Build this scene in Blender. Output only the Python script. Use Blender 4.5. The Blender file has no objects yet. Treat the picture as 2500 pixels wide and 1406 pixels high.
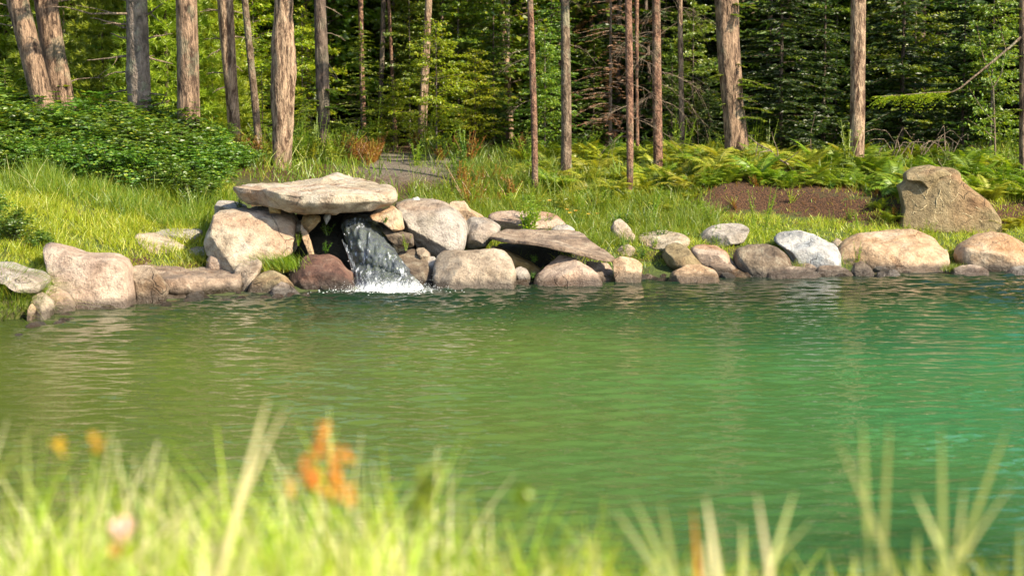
import bpy, math, random
import numpy as np
from mathutils import Vector

C = bpy.context.scene.collection
RNG = np.random.default_rng(7)
random.seed(7)

# ------------------------------------------------------------------ camera, world, sun, exposure
CAMH, PITCH, FPX = 2.2, math.atan(538 / 4861.0), 4861.0
cam_d = bpy.data.cameras.new('camera')
cam = bpy.data.objects.new('camera', cam_d)
C.objects.link(cam)
cam.location = (0, 0, CAMH)
cam.rotation_euler = (math.pi / 2 - PITCH, 0, 0)
cam_d.sensor_width = 36
cam_d.lens = 70
cam_d.clip_end = 2000
cam_d.dof.use_dof = True
cam_d.dof.focus_distance = 20.6
cam_d.dof.aperture_fstop = 3.0
bpy.context.scene.camera = cam

SUN = Vector((0.68, -0.50, 0.64)).normalized()      # direction towards the sun
sun_el = math.asin(SUN.z)
sun_az = math.atan2(SUN.x, SUN.y)
W = bpy.data.worlds.new('World')
bpy.context.scene.world = W
W.use_nodes = True
nt = W.node_tree
sky = nt.nodes.new('ShaderNodeTexSky')
sky.sky_type = 'NISHITA'
sky.sun_disc = False
sky.sun_elevation = sun_el
sky.sun_rotation = sun_az
bg = nt.nodes['Background']
bg.inputs['Strength'].default_value = 0.135
nt.links.new(sky.outputs[0], bg.inputs['Color'])
sl = bpy.data.lights.new('sun', 'SUN')
sl.energy = 5.0
sl.angle = math.radians(0.53)
sl.color = (1.0, 0.87, 0.66)
so = bpy.data.objects.new('sun', sl)
so.rotation_euler = SUN.to_track_quat('Z', 'Y').to_euler()
C.objects.link(so)
vs = bpy.context.scene.view_settings
vs.view_transform = 'Standard'
vs.look = 'None'
vs.gamma = 1
vs.use_curve_mapping = False
vs.exposure = 1.06
cy = bpy.context.scene.cycles
cy.use_denoising = True
cy.max_bounces = 7
cy.transparent_max_bounces = 8
cy.transmission_bounces = 5
cy.sample_clamp_indirect = 6

# ------------------------------------------------------------------ helpers
_c, _s = math.cos(PITCH), math.sin(PITCH)
def ray(px, py):
    u = (px - 1250) / FPX; v = -(py - 703) / FPX
    return np.array([u, _c + v * _s, -_s + v * _c])
def at(px, py, Y):
    d = ray(px, py)
    return np.array([0, 0, CAMH]) + d * (Y / d[1])
def water_y(px, py):
    d = ray(px, py); t = -CAMH / d[2]
    return d[0] * t, d[1] * t

def tag(o, label=None, cat=None, group=None, kind=None):
    if label: o['label'] = label
    if cat: o['category'] = cat
    if group: o['group'] = group
    if kind: o['kind'] = kind
    return o
def empty(name, loc, label, cat, group=None):
    o = bpy.data.objects.new(name, None)
    o.location = [float(v) for v in loc]
    o.empty_display_size = 0.2
    C.objects.link(o)
    return tag(o, label, cat, group)
def mk_mesh(name, V, F, mats, smooth=True, fmat=None):
    """F: (n,3) or (n,4) index array, or list of such arrays"""
    me = bpy.data.meshes.new(name)
    V = np.asarray(V, dtype=np.float32)
    Fs = F if isinstance(F, list) else [F]
    Fs = [np.asarray(f, dtype=np.int32) for f in Fs if len(f)]
    loops = np.concatenate([f.ravel() for f in Fs])
    tot = np.concatenate([np.full(len(f), f.shape[1], dtype=np.int32) for f in Fs])
    start = np.concatenate([[0], np.cumsum(tot)[:-1]]).astype(np.int32)
    me.vertices.add(len(V)); me.vertices.foreach_set('co', V.ravel())
    me.loops.add(len(loops)); me.loops.foreach_set('vertex_index', loops)
    me.polygons.add(len(tot)); me.polygons.foreach_set('loop_start', start)
    me.polygons.foreach_set('loop_total', tot)
    me.polygons.foreach_set('use_smooth', np.full(len(tot), smooth, dtype=bool))
    if fmat is not None: me.polygons.foreach_set('material_index', np.asarray(fmat, dtype=np.int32))
    for m in (mats if isinstance(mats, (list, tuple)) else [mats]): me.materials.append(m)
    me.update(calc_edges=True)
    return me
def link(name, me, parent=None, loc=None):
    o = bpy.data.objects.new(name, me)
    C.objects.link(o)
    if parent is not None: o.parent = parent
    if loc is not None: o.location = [float(v) for v in loc]
    return o
def copy_thing(root, loc, rotz=0.0, scale=1.0, label=None, group=None, tilt=(0, 0)):
    r = root.copy(); C.objects.link(r)
    r.location = [float(v) for v in loc]; r.rotation_euler = (tilt[0], tilt[1], rotz)
    r.scale = scale if isinstance(scale, (tuple, list)) else (scale,) * 3
    if label: r['label'] = label
    if group: r['group'] = group
    for ch in list(root.children):
        c = ch.copy(); C.objects.link(c); c.parent = r
        for g in list(ch.children):
            d = g.copy(); C.objects.link(d); d.parent = c
    return r

# numpy value noise
_P = np.random.default_rng(3).random(4096)
def _h(i, j, k):
    return _P[(i * 374761 + j * 668265 + k * 214013 + ((i * j) & 1023) * 7 + ((j * k) & 511) * 13) & 4095]
def vnoise(p):
    p = np.asarray(p, float); i = np.floor(p).astype(np.int64); f = p - i; f = f * f * (3 - 2 * f)
    i0, j0, k0 = i[..., 0], i[..., 1], i[..., 2]; fx, fy, fz = f[..., 0], f[..., 1], f[..., 2]
    def L(a, b, t): return a + (b - a) * t
    c = [[[_h(i0 + a, j0 + b, k0 + d) for d in (0, 1)] for b in (0, 1)] for a in (0, 1)]
    x = [[L(c[0][b][d], c[1][b][d], fx) for d in (0, 1)] for b in (0, 1)]
    y = [L(x[0][d], x[1][d], fy) for d in (0, 1)]
    return L(y[0], y[1], fz) * 2 - 1
def fbm(p, o=4):
    s = 0; a = 1.0; p = np.asarray(p, float); tot = 0
    for k in range(o):
        s = s + a * vnoise(p + 17.3 * k); tot += a; a *= .5; p = p * 2.03
    return s / tot
def sst(a, b, x):
    t = np.clip((x - a) / (b - a), 0, 1); return t * t * (3 - 2 * t)

# ------------------------------------------------------------------ terrain height
SH = [(-200, 820), (0, 785), (100, 768), (180, 756), (340, 748), (460, 738), (600, 728), (730, 722), (850, 712), (1060, 703),
      (1300, 694), (1500, 690), (1700, 685), (1900, 680), (2100, 675), (2300, 670), (2500, 665), (2800, 655)]
SHW = np.array([water_y(*p) for p in SH])
SX = np.concatenate([[-60, -12, -8.5, -6.2], SHW[:, 0], [9.5, 13, 17, 20, 60]])
SY = np.concatenate([[-30, 3.0, 10.5, 14.8], SHW[:, 1], [22.4, 22.0, 17, 3, -30]])
def shore(x): return np.interp(x, SX, SY)
def near(x): return 5.2 + 0.35 * np.sin(x * 0.9)
def H(x, y):
    x = np.asarray(x, float); y = np.asarray(y, float)
    d = y - (shore(x) + 0.25)
    far = np.where(d < 0, np.maximum(-2.2, d * 1.1), 0)
    dl = .55 * sst(-4.0, -3.6, x) * (1 - sst(-.6, .6, x)) + .55 * sst(-3.1, -2.7, x) * (1 - sst(-1.3, -.5, x)) + .1
    up = .24 * sst(dl, dl + 1.1, d) + np.clip(d - dl - .6, 0, 3.2) * .15 + .24 * sst(3.2, 6.5, d) + np.clip(d - 7, 0, 60) * .012
    up = up + np.clip(y - 62, 0, 200) * .16
    far = np.where(d >= 0, up, far)
    # soil scarp to the right, mound under the waterfall rocks
    far = far + .23 * sst(23.05, 23.5, y + .25 * np.sin(x * 1.7)) * sst(1.9, 2.6, x) * (1 - sst(7, 8, x)) * (1 - sst(24.5, 27, y))
    far = far + .06 * np.exp(-((x + 1.9) / 1.0) ** 2 - ((y - 22.7) / .7) ** 2)
    nd = near(x) - y
    nr = np.where(nd < 0, np.maximum(-2.2, nd * 1.2), 1.16 * sst(0, 1.6, nd) + .03 * np.clip(nd - 1.6, 0, 50) + .10 * sst(-.2, -1.2, x) * sst(0, 1.5, nd))
    h = np.maximum(far, nr)
    land = np.maximum(d, nd) > .3
    n = fbm(np.stack([x * .9, y * .9, x * 0], -1), 3) * .06 + fbm(np.stack([x * 5, y * 5, x * 0 + 3], -1), 2) * .015
    return h + np.where(land, n, n * .3)
def hit(px, py):
    d = ray(px, py); d = d / d[1]
    ys = np.arange(8, 80, .02)
    P = np.array([0, 0, CAMH])[None] + d[None] * ys[:, None]
    h = np.maximum(H(P[:, 0], P[:, 1]), 0)
    k = np.argmax(P[:, 2] <= h)
    return P[k] if (P[:, 2] <= h).any() else P[-1]

# ------------------------------------------------------------------ materials
def newmat(name):
    m = bpy.data.materials.new(name); m.use_nodes = True
    return m, m.node_tree, m.node_tree.nodes['Principled BSDF'], m.node_tree.nodes['Material Output']
def N(t, typ, **k):
    n = t.nodes.new(typ)
    for a, b in k.items():
        if a in n.inputs.keys() if isinstance(a, str) else False: n.inputs[a].default_value = b
        else: setattr(n, a, b)
    return n
def noise(t, vec, scale, detail=4, rough=.55, dist=0):
    n = t.nodes.new('ShaderNodeTexNoise')
    n.inputs['Scale'].default_value = scale; n.inputs['Detail'].default_value = detail
    n.inputs['Roughness'].default_value = rough; n.inputs['Distortion'].default_value = dist
    if vec: t.links.new(vec, n.inputs['Vector'])
    return n.outputs['Fac']
def ramp(t, fac, stops):
    r = t.nodes.new('ShaderNodeValToRGB'); e = r.color_ramp.elements
    while len(e) < len(stops): e.new(0.5)
    for k, (p, c) in enumerate(stops):
        e[k].position = p; e[k].color = (*c, 1) if len(c) == 3 else c
    t.links.new(fac, r.inputs[0]); return r.outputs[0]
def mix(t, fac, a, b, mode='MIX'):
    m = t.nodes.new('ShaderNodeMix'); m.data_type = 'RGBA'; m.blend_type = mode
    for s, v in ((m.inputs[0], fac), (m.inputs[6], a), (m.inputs[7], b)):
        if isinstance(v, (int, float)): s.default_value = v
        elif isinstance(v, tuple): s.default_value = (*v, 1)
        else: t.links.new(v, s)
    return m.outputs[2]
def math_(t, op, a, b=None):
    m = t.nodes.new('ShaderNodeMath'); m.operation = op
    for s, v in ((m.inputs[0], a), (m.inputs[1], b)):
        if v is None: continue
        if isinstance(v, (int, float)): s.default_value = v
        else: t.links.new(v, s)
    return m.outputs[0]
def step(t, v, a, b):
    m = t.nodes.new('ShaderNodeMapRange'); m.inputs[1].default_value = a; m.inputs[2].default_value = b
    t.links.new(v, m.inputs[0]); return m.outputs[0]
def objvec(t, scale=(1, 1, 1), rnd=True):
    tc = t.nodes.new('ShaderNodeTexCoord'); mp = t.nodes.new('ShaderNodeMapping')
    mp.inputs['Scale'].default_value = scale
    t.links.new(tc.outputs['Object'], mp.inputs['Vector'])
    if rnd:
        oi = t.nodes.new('ShaderNodeObjectInfo'); k = math_(t, 'MULTIPLY', oi.outputs['Random'], 37.0)
        cb = t.nodes.new('ShaderNodeCombineXYZ')
        for i in range(3): t.links.new(k, cb.inputs[i])
        t.links.new(cb.outputs[0], mp.inputs['Location'])
    return mp.outputs[0]
def bump(t, bsdf, hgt, strength, dist):
    b = t.nodes.new('ShaderNodeBump'); b.inputs['Strength'].default_value = strength; b.inputs['Distance'].default_value = dist
    t.links.new(hgt, b.inputs['Height']); t.links.new(b.outputs[0], bsdf.inputs['Normal'])
def rock_mat(name, a, b, c, stain=(.16, .10, .055), lichen=.25, wet=True, band=0):
    m, t, p, o = newmat(name)
    v = objvec(t)
    n1 = noise(t, v, 2.2, 6, .62, .6); n2 = noise(t, v, 9, 6, .7); n3 = noise(t, v, 60, 3, .7); n4 = noise(t, v, 1.1, 3, .5, 1.2)
    col = ramp(t, n1, [(.34, a), (.5, b), (.66, c)])
    col = mix(t, step(t, n4, .52, .68), col, stain)
    col = mix(t, math_(t, 'MULTIPLY', step(t, n2, .50, .66), lichen), col, (.42, .42, .33))
    g = ramp(t, n2, [(.30, (.34, .31, .28)), (.48, (.95, .94, .92)), (.72, (1.25, 1.22, 1.18))])
    col = mix(t, .85, col, g, 'MULTIPLY')
    sp = ramp(t, n3, [(.36, (.70, .68, .66)), (.5, (1, 1, 1)), (.66, (1.12, 1.12, 1.12))])
    col = mix(t, .7, col, sp, 'MULTIPLY')
    vo = t.nodes.new('ShaderNodeTexVoronoi'); vo.feature = 'DISTANCE_TO_EDGE'; vo.inputs['Scale'].default_value = 1.7
    nn = t.nodes.new('ShaderNodeTexNoise'); nn.inputs['Scale'].default_value = 3.0; t.links.new(v, nn.inputs['Vector'])
    vm = t.nodes.new('ShaderNodeVectorMath'); vm.operation = 'MULTIPLY_ADD'; vm.inputs[1].default_value = (.7, .7, .7)
    t.links.new(nn.outputs['Color'], vm.inputs[0]); t.links.new(v, vm.inputs[2]); t.links.new(vm.outputs[0], vo.inputs['Vector'])
    crack = step(t, vo.outputs['Distance'], 0, .012)
    ck = math_(t, 'MAXIMUM', crack, step(t, n4, .60, .54))
    col = mix(t, math_(t, 'SUBTRACT', 1.0, ck), col, mix(t, .5, col, (.05, .035, .02)))
    if band:
        v2 = objvec(t, (1, 1, 9)); bn = noise(t, v2, 2.5, 4, .6, 1.0)
        col = mix(t, math_(t, 'MULTIPLY', step(t, bn, .5, .62), band), col, (.10, .075, .06))
    # moss and grime near the ground, wet band at the waterline (world height)
    geo = t.nodes.new('ShaderNodeNewGeometry'); sx = t.nodes.new('ShaderNodeSeparateXYZ'); t.links.new(geo.outputs['Position'], sx.inputs[0])
    zz = math_(t, 'ADD', sx.outputs[2], math_(t, 'MULTIPLY', math_(t, 'SUBTRACT', n2, .5), .10))
    if wet:
        w = step(t, zz, .12, .05)
        col = mix(t, math_(t, 'MULTIPLY', w, .80), col, (.035, .026, .018))
        r = math_(t, 'SUBTRACT', .88, math_(t, 'MULTIPLY', w, .62)); t.links.new(r, p.inputs['Roughness'])
    else: p.inputs['Roughness'].default_value = .9
    t.links.new(col, p.inputs['Base Color'])
    hh = math_(t, 'ADD', math_(t, 'MULTIPLY', n2, 1.0), math_(t, 'ADD', math_(t, 'MULTIPLY', n3, .25), math_(t, 'MULTIPLY', ck, .35)))
    bump(t, p, hh, 1.0, .055)
    return m
def leaf_mat(name, c1, c2, c3=None, trans=.42, gloss=.05, rough=.45):
    m, t, p, o = newmat(name); t.nodes.remove(p)
    geo = t.nodes.new('ShaderNodeNewGeometry'); oi = t.nodes.new('ShaderNodeObjectInfo')
    r = math_(t, 'FRACT', math_(t, 'ADD', geo.outputs['Random Per Island'], math_(t, 'MULTIPLY', oi.outputs['Random'], 0.0)))
    stops = [(0, c1), (.85, c2), (1, c3 or c2)]
    col = ramp(t, r, stops)
    hs = t.nodes.new('ShaderNodeHueSaturation'); t.links.new(col, hs.inputs['Color'])
    t.links.new(math_(t, 'ADD', .485, math_(t, 'MULTIPLY', oi.outputs['Random'], .03)), hs.inputs['Hue'])
    t.links.new(math_(t, 'ADD', .8, math_(t, 'MULTIPLY', oi.outputs['Random'], .4)), hs.inputs['Value'])
    d = t.nodes.new('ShaderNodeBsdfDiffuse'); tr = t.nodes.new('ShaderNodeBsdfTranslucent'); g = t.nodes.new('ShaderNodeBsdfGlossy')
    g.inputs['Roughness'].default_value = rough
    t.links.new(hs.outputs[0], d.inputs[0])
    t.links.new(mix(t, 1.0, hs.outputs[0], (1.25, 1.15, .55), 'MULTIPLY'), tr.inputs[0])
    m1 = t.nodes.new('ShaderNodeMixShader'); m1.inputs[0].default_value = trans
    t.links.new(d.outputs[0], m1.inputs[1]); t.links.new(tr.outputs[0], m1.inputs[2])
    m2 = t.nodes.new('ShaderNodeMixShader'); m2.inputs[0].default_value = gloss
    t.links.new(m1.outputs[0], m2.inputs[1]); t.links.new(g.outputs[0], m2.inputs[2])
    t.links.new(m2.outputs[0], o.inputs['Surface'])
    return m
def bark_mat(name, dark, lightc, lich=.25, zs=.24, sc=19):
    m, t, p, o = newmat(name)
    v = objvec(t, (1, 1, zs)); v1 = objvec(t)
    n1 = noise(t, v, sc, 5, .65, .5); n2 = noise(t, v1, 3.5, 5, .6); n3 = noise(t, v, sc * 3, 3, .6)
    col = ramp(t, n1, [(.40, dark), (.49, tuple((x + y) / 2 for x, y in zip(dark, lightc))), (.60, lightc)])
    col = mix(t, math_(t, 'MULTIPLY', step(t, n2, .54, .62), lich), col, (.26, .29, .19))
    col = mix(t, .8, col, ramp(t, n3, [(.3, (.55, .52, .5)), (.6, (1.2, 1.2, 1.2))]), 'MULTIPLY')
    t.links.new(col, p.inputs['Base Color']); p.inputs['Roughness'].default_value = .95
    bump(t, p, math_(t, 'ADD', n1, math_(t, 'MULTIPLY', n3, .5)), 1.0, .06)
    return m

M = {}
M['tan'] = rock_mat('tan_granite', (.26, .20, .14), (.40, .32, .235), (.50, .42, .33))
M['pink'] = rock_mat('pinkish_granite', (.30, .21, .155), (.42, .31, .235), (.47, .38, .30), stain=(.36, .20, .11))
M['grey'] = rock_mat('grey_granite', (.25, .22, .18), (.38, .34, .30), (.48, .44, .39), stain=(.30, .22, .16))
M['khaki'] = rock_mat('khaki_stone', (.17, .125, .06), (.26, .20, .105), (.31, .25, .14), stain=(.27, .15, .07), lichen=.1)
M['slab'] = rock_mat('slab_granite', (.33, .26, .18), (.45, .38, .28), (.50, .45, .38), stain=(.40, .26, .17))
M['orange'] = rock_mat('ochre_stone', (.34, .22, .12), (.48, .33, .20), (.52, .41, .29), stain=(.44, .25, .12))
M['dark'] = rock_mat('dark_brown_stone', (.075, .052, .036), (.15, .11, .075), (.30, .235, .16), lichen=.3)
M['red'] = rock_mat('red_brown_stone', (.085, .038, .027), (.155, .075, .05), (.20, .12, .085), stain=(.05, .028, .02), lichen=.1)
M['blue'] = rock_mat('blue_grey_stone', (.18, .20, .22), (.45, .44, .42), (.60, .58, .54), stain=(.26, .29, .32))
M['layer'] = rock_mat('layered_brown_stone', (.18, .125, .085), (.29, .21, .15), (.37, .29, .22), stain=(.2, .12, .07), band=.6)
M['mustard'] = rock_mat('mustard_stone', (.22, .14, .045), (.33, .22, .07), (.37, .27, .12))
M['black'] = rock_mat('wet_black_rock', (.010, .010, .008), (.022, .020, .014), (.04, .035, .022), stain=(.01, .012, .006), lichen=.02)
M['bark'] = bark_mat('brown_bark', (.055, .030, .018), (.34, .225, .145))
M['bark_dark'] = bark_mat('dark_bark', (.05, .033, .026), (.20, .145, .11), .15)
M['bark_pale'] = bark_mat('pale_bark', (.085, .045, .026), (.46, .32, .21), .15)
M['bark_grey'] = bark_mat('grey_smooth_bark', (.10, .078, .062), (.26, .205, .165), .45, .6, 8)
M['bark_red'] = bark_mat('reddish_bark', (.08, .036, .022), (.30, .165, .105), .2, .7, 16)
M['bark_young'] = bark_mat('young_bark', (.08, .05, .03), (.24, .175, .12), .4, .5, 14)
M['deadwood'] = bark_mat('dead_wood', (.12, .085, .055), (.33, .25, .18), .1)
M['twig'] = bark_mat('twig_wood', (.07, .05, .03), (.18, .13, .085), .1)
L = leaf_mat
M['spruce'] = L('spruce_needles', (.045, .10, .008), (.115, .20, .014), (.24, .31, .02))
M['spruce_lit'] = L('fresh_spruce_needles', (.10, .18, .010), (.22, .30, .02), (.32, .36, .04))
M['hemlock'] = L('dark_hemlock_needles', (.016, .045, .007), (.050, .10, .012), (.15, .21, .02))
M['pine'] = L('soft_pine_needles', (.26, .36, .02), (.42, .50, .045), (.48, .52, .07), trans=.5)
M['beech'] = L('beech_leaves', (.19, .30, .008), (.38, .47, .015), (.52, .46, .03), trans=.55)
M['maple'] = L('maple_leaves', (.09, .19, .010), (.23, .34, .015), (.38, .42, .02), trans=.5, gloss=.08)
M['brown_needles'] = L('brown_dead_needles', (.20, .11, .05), (.38, .23, .12), trans=.35)
M['bramble'] = L('bramble_leaves', (.045, .12, .012), (.15, .27, .018), (.36, .42, .03), trans=.4, gloss=.06)
M['fern'] = L('fern_fronds', (.11, .20, .010), (.24, .34, .020), (.36, .40, .04), trans=.5)
M['fern_yellow'] = L('yellow_green_fern_fronds', (.26, .31, .02), (.44, .45, .04), (.50, .46, .10), trans=.5)
M['weed'] = L('weed_leaves', (.15, .25, .015), (.30, .40, .03), (.42, .44, .06), trans=.5)
M['weed_dark'] = L('dark_weed_leaves', (.05, .13, .012), (.12, .23, .02), (.2, .3, .03), trans=.45)
M['rust'] = L('rust_coloured_leaves', (.20, .07, .015), (.38, .19, .03), (.40, .34, .05), trans=.4)
M['grass'] = L('lawn_grass', (.21, .30, .012), (.46, .48, .025), (.60, .50, .13), trans=.45)
M['grass_dark'] = L('bank_grass', (.10, .19, .010), (.25, .33, .02), (.42, .37, .07), trans=.45)
M['grass_fore'] = L('foreground_grass', (.28, .42, .010), (.56, .64, .030), (.88, .84, .42), trans=.5)
M['blade'] = L('tall_blades', (.22, .27, .06), (.36, .38, .12), trans=.45)
M['straw'] = L('dry_blades', (.62, .52, .26), (.78, .68, .42), (.78, .68, .42), trans=.4)
M['flower_y'] = L('yellow_petals', (.65, .38, .02), (.75, .48, .03), trans=.3)
M['flower_o'] = L('orange_seed_heads', (.62, .19, .03), (.80, .38, .06), trans=.35)
M['flower_p'] = L('pink_petals', (.80, .45, .42), (.85, .62, .55), trans=.3)
M['white_leaf'] = L('silvery_leaves', (.42, .48, .34), (.55, .60, .48), trans=.3)
# ------------------------------------------------------------------ shape builders
def unit(a):
    return a / np.maximum(np.linalg.norm(a, axis=-1, keepdims=True), 1e-9)
def leafq(P, D, Nn, Ln, Wd, fold=.12, mid=.45):
    P = np.asarray(P, float); D = unit(np.asarray(D, float)); S = unit(np.cross(D, Nn)); Nn = unit(np.cross(S, D))
    Ln = np.broadcast_to(np.asarray(Ln, float), (len(P),))[:, None]; Wd = np.broadcast_to(np.asarray(Wd, float), (len(P),))[:, None]
    a = P + D * Ln * mid + S * Wd * .5 + Nn * Wd * fold
    b = P + D * Ln - Nn * Ln * .08
    c = P + D * Ln * mid - S * Wd * .5 + Nn * Wd * fold
    V = np.stack([P, a, b, c], 1).reshape(-1, 3)
    return V, np.arange(len(P) * 4).reshape(-1, 4)
def joinVF(parts):
    Vs, T, Q, o = [], [], [], 0
    for V, F in parts:
        F = np.asarray(F)
        Vs.append(V); (Q if F.shape[1] == 4 else T).append(F + o); o += len(V)
    return np.concatenate(Vs), [np.concatenate(x) for x in (T, Q) if x]
def tube(pts, rad, seg=6, cap=True):
    pts = np.asarray(pts, float); rad = np.broadcast_to(np.asarray(rad, float), (len(pts),))
    d = unit(np.gradient(pts, axis=0)); ref = np.array([0.31, .77, .12]) if abs(unit(pts[-1] - pts[0])[2]) > .9 else np.array([0, 0, 1.])
    s = unit(np.cross(d, ref)); u = np.cross(s, d)
    a = np.linspace(0, 2 * np.pi, seg, endpoint=False)
    V = pts[:, None] + rad[:, None, None] * (np.cos(a)[None, :, None] * s[:, None] + np.sin(a)[None, :, None] * u[:, None])
    n = len(pts); i = np.arange(n - 1)[:, None] * seg; j = np.arange(seg)[None]
    F = np.stack([i + j, i + (j + 1) % seg, i + seg + (j + 1) % seg, i + seg + j], -1).reshape(-1, 4)
    return V.reshape(-1, 3), F

def radial(poly, phi, c):
    """radius of a polygon round c for each angle (farthest crossing)"""
    P = np.asarray(poly, float) - c; Q = np.roll(P, -1, 0)
    out = np.zeros(len(phi))
    for k, a in enumerate(phi):
        d = np.array([math.cos(a), math.sin(a)]); e = Q - P
        den = d[0] * e[:, 1] - d[1] * e[:, 0]
        with np.errstate(all='ignore'):
            t = (P[:, 0] * e[:, 1] - P[:, 1] * e[:, 0]) / den
            u = (P[:, 0] * d[1] - P[:, 1] * d[0]) / den
        ok = (np.abs(den) > 1e-9) & (t > 0) & (u >= -1e-6) & (u <= 1 + 1e-6)
        out[k] = t[ok].max() if ok.any() else 0.02
    return out
ROCKS = []
def rock_finish(name, V, F, mat, label, group=None, cat='rock', rough=.03, size=None):
    base = np.array([V[:, 0].mean(), V[:, 1].mean(), V[:, 2].min()])
    o = link(name, mk_mesh(name, V - base, F, M[mat]), loc=base)
    tag(o, label, cat, group)
    ROCKS.append(o)
    return o
def rock(name, poly, label, mat='tan', Yc=None, depth=None, n=2.5, lean=.25, chops=7, seed=None, shoreline=False, rough=.045, group=None, cat='boulder', push=0.0, sm=1, res=84):
    poly = np.array(poly, float)
    seed = seed if seed is not None else int(abs(poly.sum())) % 9973
    r_ = np.random.default_rng(seed)
    pbx = poly[:, 0].mean(); pby = poly[:, 1].max()
    wpx = np.ptp(poly[:, 0])
    if Yc is None:
        Yf = (water_y(pbx, pby - 2)[1] if shoreline else hit(pbx, pby - 3)[1])
        depth = depth if depth else wpx / FPX * Yf * .42
        Yc = Yf + depth * .62 + push
    if depth is None: depth = wpx / FPX * Yc * .42
    W = np.array([at(px, py, Yc) for px, py in poly])[:, [0, 2]]
    zc_ = (W[:, 1].max() + W[:, 1].min()) / 2
    if shoreline: W[:, 1] = np.where(W[:, 1] < W[:, 1].min() + .12 * np.ptp(W[:, 1]) + .02, W[:, 1] - .22, W[:, 1])
    else: W[:, 1] = np.where(W[:, 1] < W[:, 1].min() + .10 * np.ptp(W[:, 1]) + .01, W[:, 1] - .05, W[:, 1])
    c = np.array([(W[:, 0].max() + W[:, 0].min()) / 2, (W[:, 1].max() + W[:, 1].min()) / 2])
    NP, NT = res, res // 2
    phi = np.linspace(0, 2 * np.pi, NP, endpoint=False)
    R = radial(W, phi, c)
    for _ in range(sm): R = .25 * np.roll(R, 1) + .5 * R + .25 * np.roll(R, -1)
    t = np.linspace(0, np.pi, NT + 2)[1:-1]
    S = np.sin(t) ** (2 / n); Cc = np.sign(np.cos(t)) * np.abs(np.cos(t)) ** (2 / n)
    Rx = np.ptp(W[:, 0]) / 2; Rz = np.ptp(W[:, 1]) / 2
    X = S[:, None] * R * np.cos(phi); Z = S[:, None] * R * np.sin(phi); Y = np.repeat((-Cc * depth)[:, None], NP, 1)
    V = np.stack([X, Y, Z], -1).reshape(-1, 3)
    V = np.concatenate([V, [[0, -depth, 0], [0, depth, 0]]])
    q = V / np.array([Rx, depth, Rz])
    for k in range(chops):
        nn = np.array([r_.normal() * .75, -abs(r_.normal()) - .55, r_.normal() * .75]) if k % 4 else np.array([r_.normal() * .25, -.35 - r_.random() * .3, 1.0])
        nn /= np.linalg.norm(nn)
        dd = q @ nn; lim = dd.max() * (r_.uniform(.66, .90))
        e = np.maximum(dd - lim, 0); q = q - nn * (e * .93)[:, None]
    V = q * np.array([Rx, depth, Rz])
    sz = math.sqrt(Rx * Rz)
    nrm = unit(q)
    p0 = V + r_.uniform(0, 50, 3)
    disp = fbm(p0 / sz * 1.1, 4) * rough * sz * 1.8 + (np.abs(fbm(p0 * 4.5, 3)) - .2) * rough * .38 * min(1, sz * 3) + fbm(p0 * 16, 2) * .008
    V = V + nrm * disp[:, None]
    V[:, 1] += lean * (V[:, 2])
    V = V + np.array([c[0], Yc, c[1]])
    i = np.arange(NT - 1)[:, None] * NP; j = np.arange(NP)[None]
    F = np.stack([i + j, i + NP + j, i + NP + (j + 1) % NP, i + (j + 1) % NP], -1).reshape(-1, 4)
    jj = np.arange(NP); a, b = NT * NP, NT * NP + 1
    T1 = np.stack([np.full(NP, a), jj, (jj + 1) % NP], -1); l = (NT - 1) * NP
    T2 = np.stack([np.full(NP, b), l + (jj + 1) % NP, l + jj], -1)
    return rock_finish(name, V, [np.concatenate([T1, T2]), F], mat, label, group, cat)
def resample(P, n):
    P = np.asarray(P, float); Q = np.concatenate([P, P[:1]])
    s = np.concatenate([[0], np.cumsum(np.linalg.norm(np.diff(Q, axis=0), axis=1))]); t = np.linspace(0, s[-1], n, endpoint=False)
    return np.stack([np.interp(t, s, Q[:, k]) for k in range(3)], -1)
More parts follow.
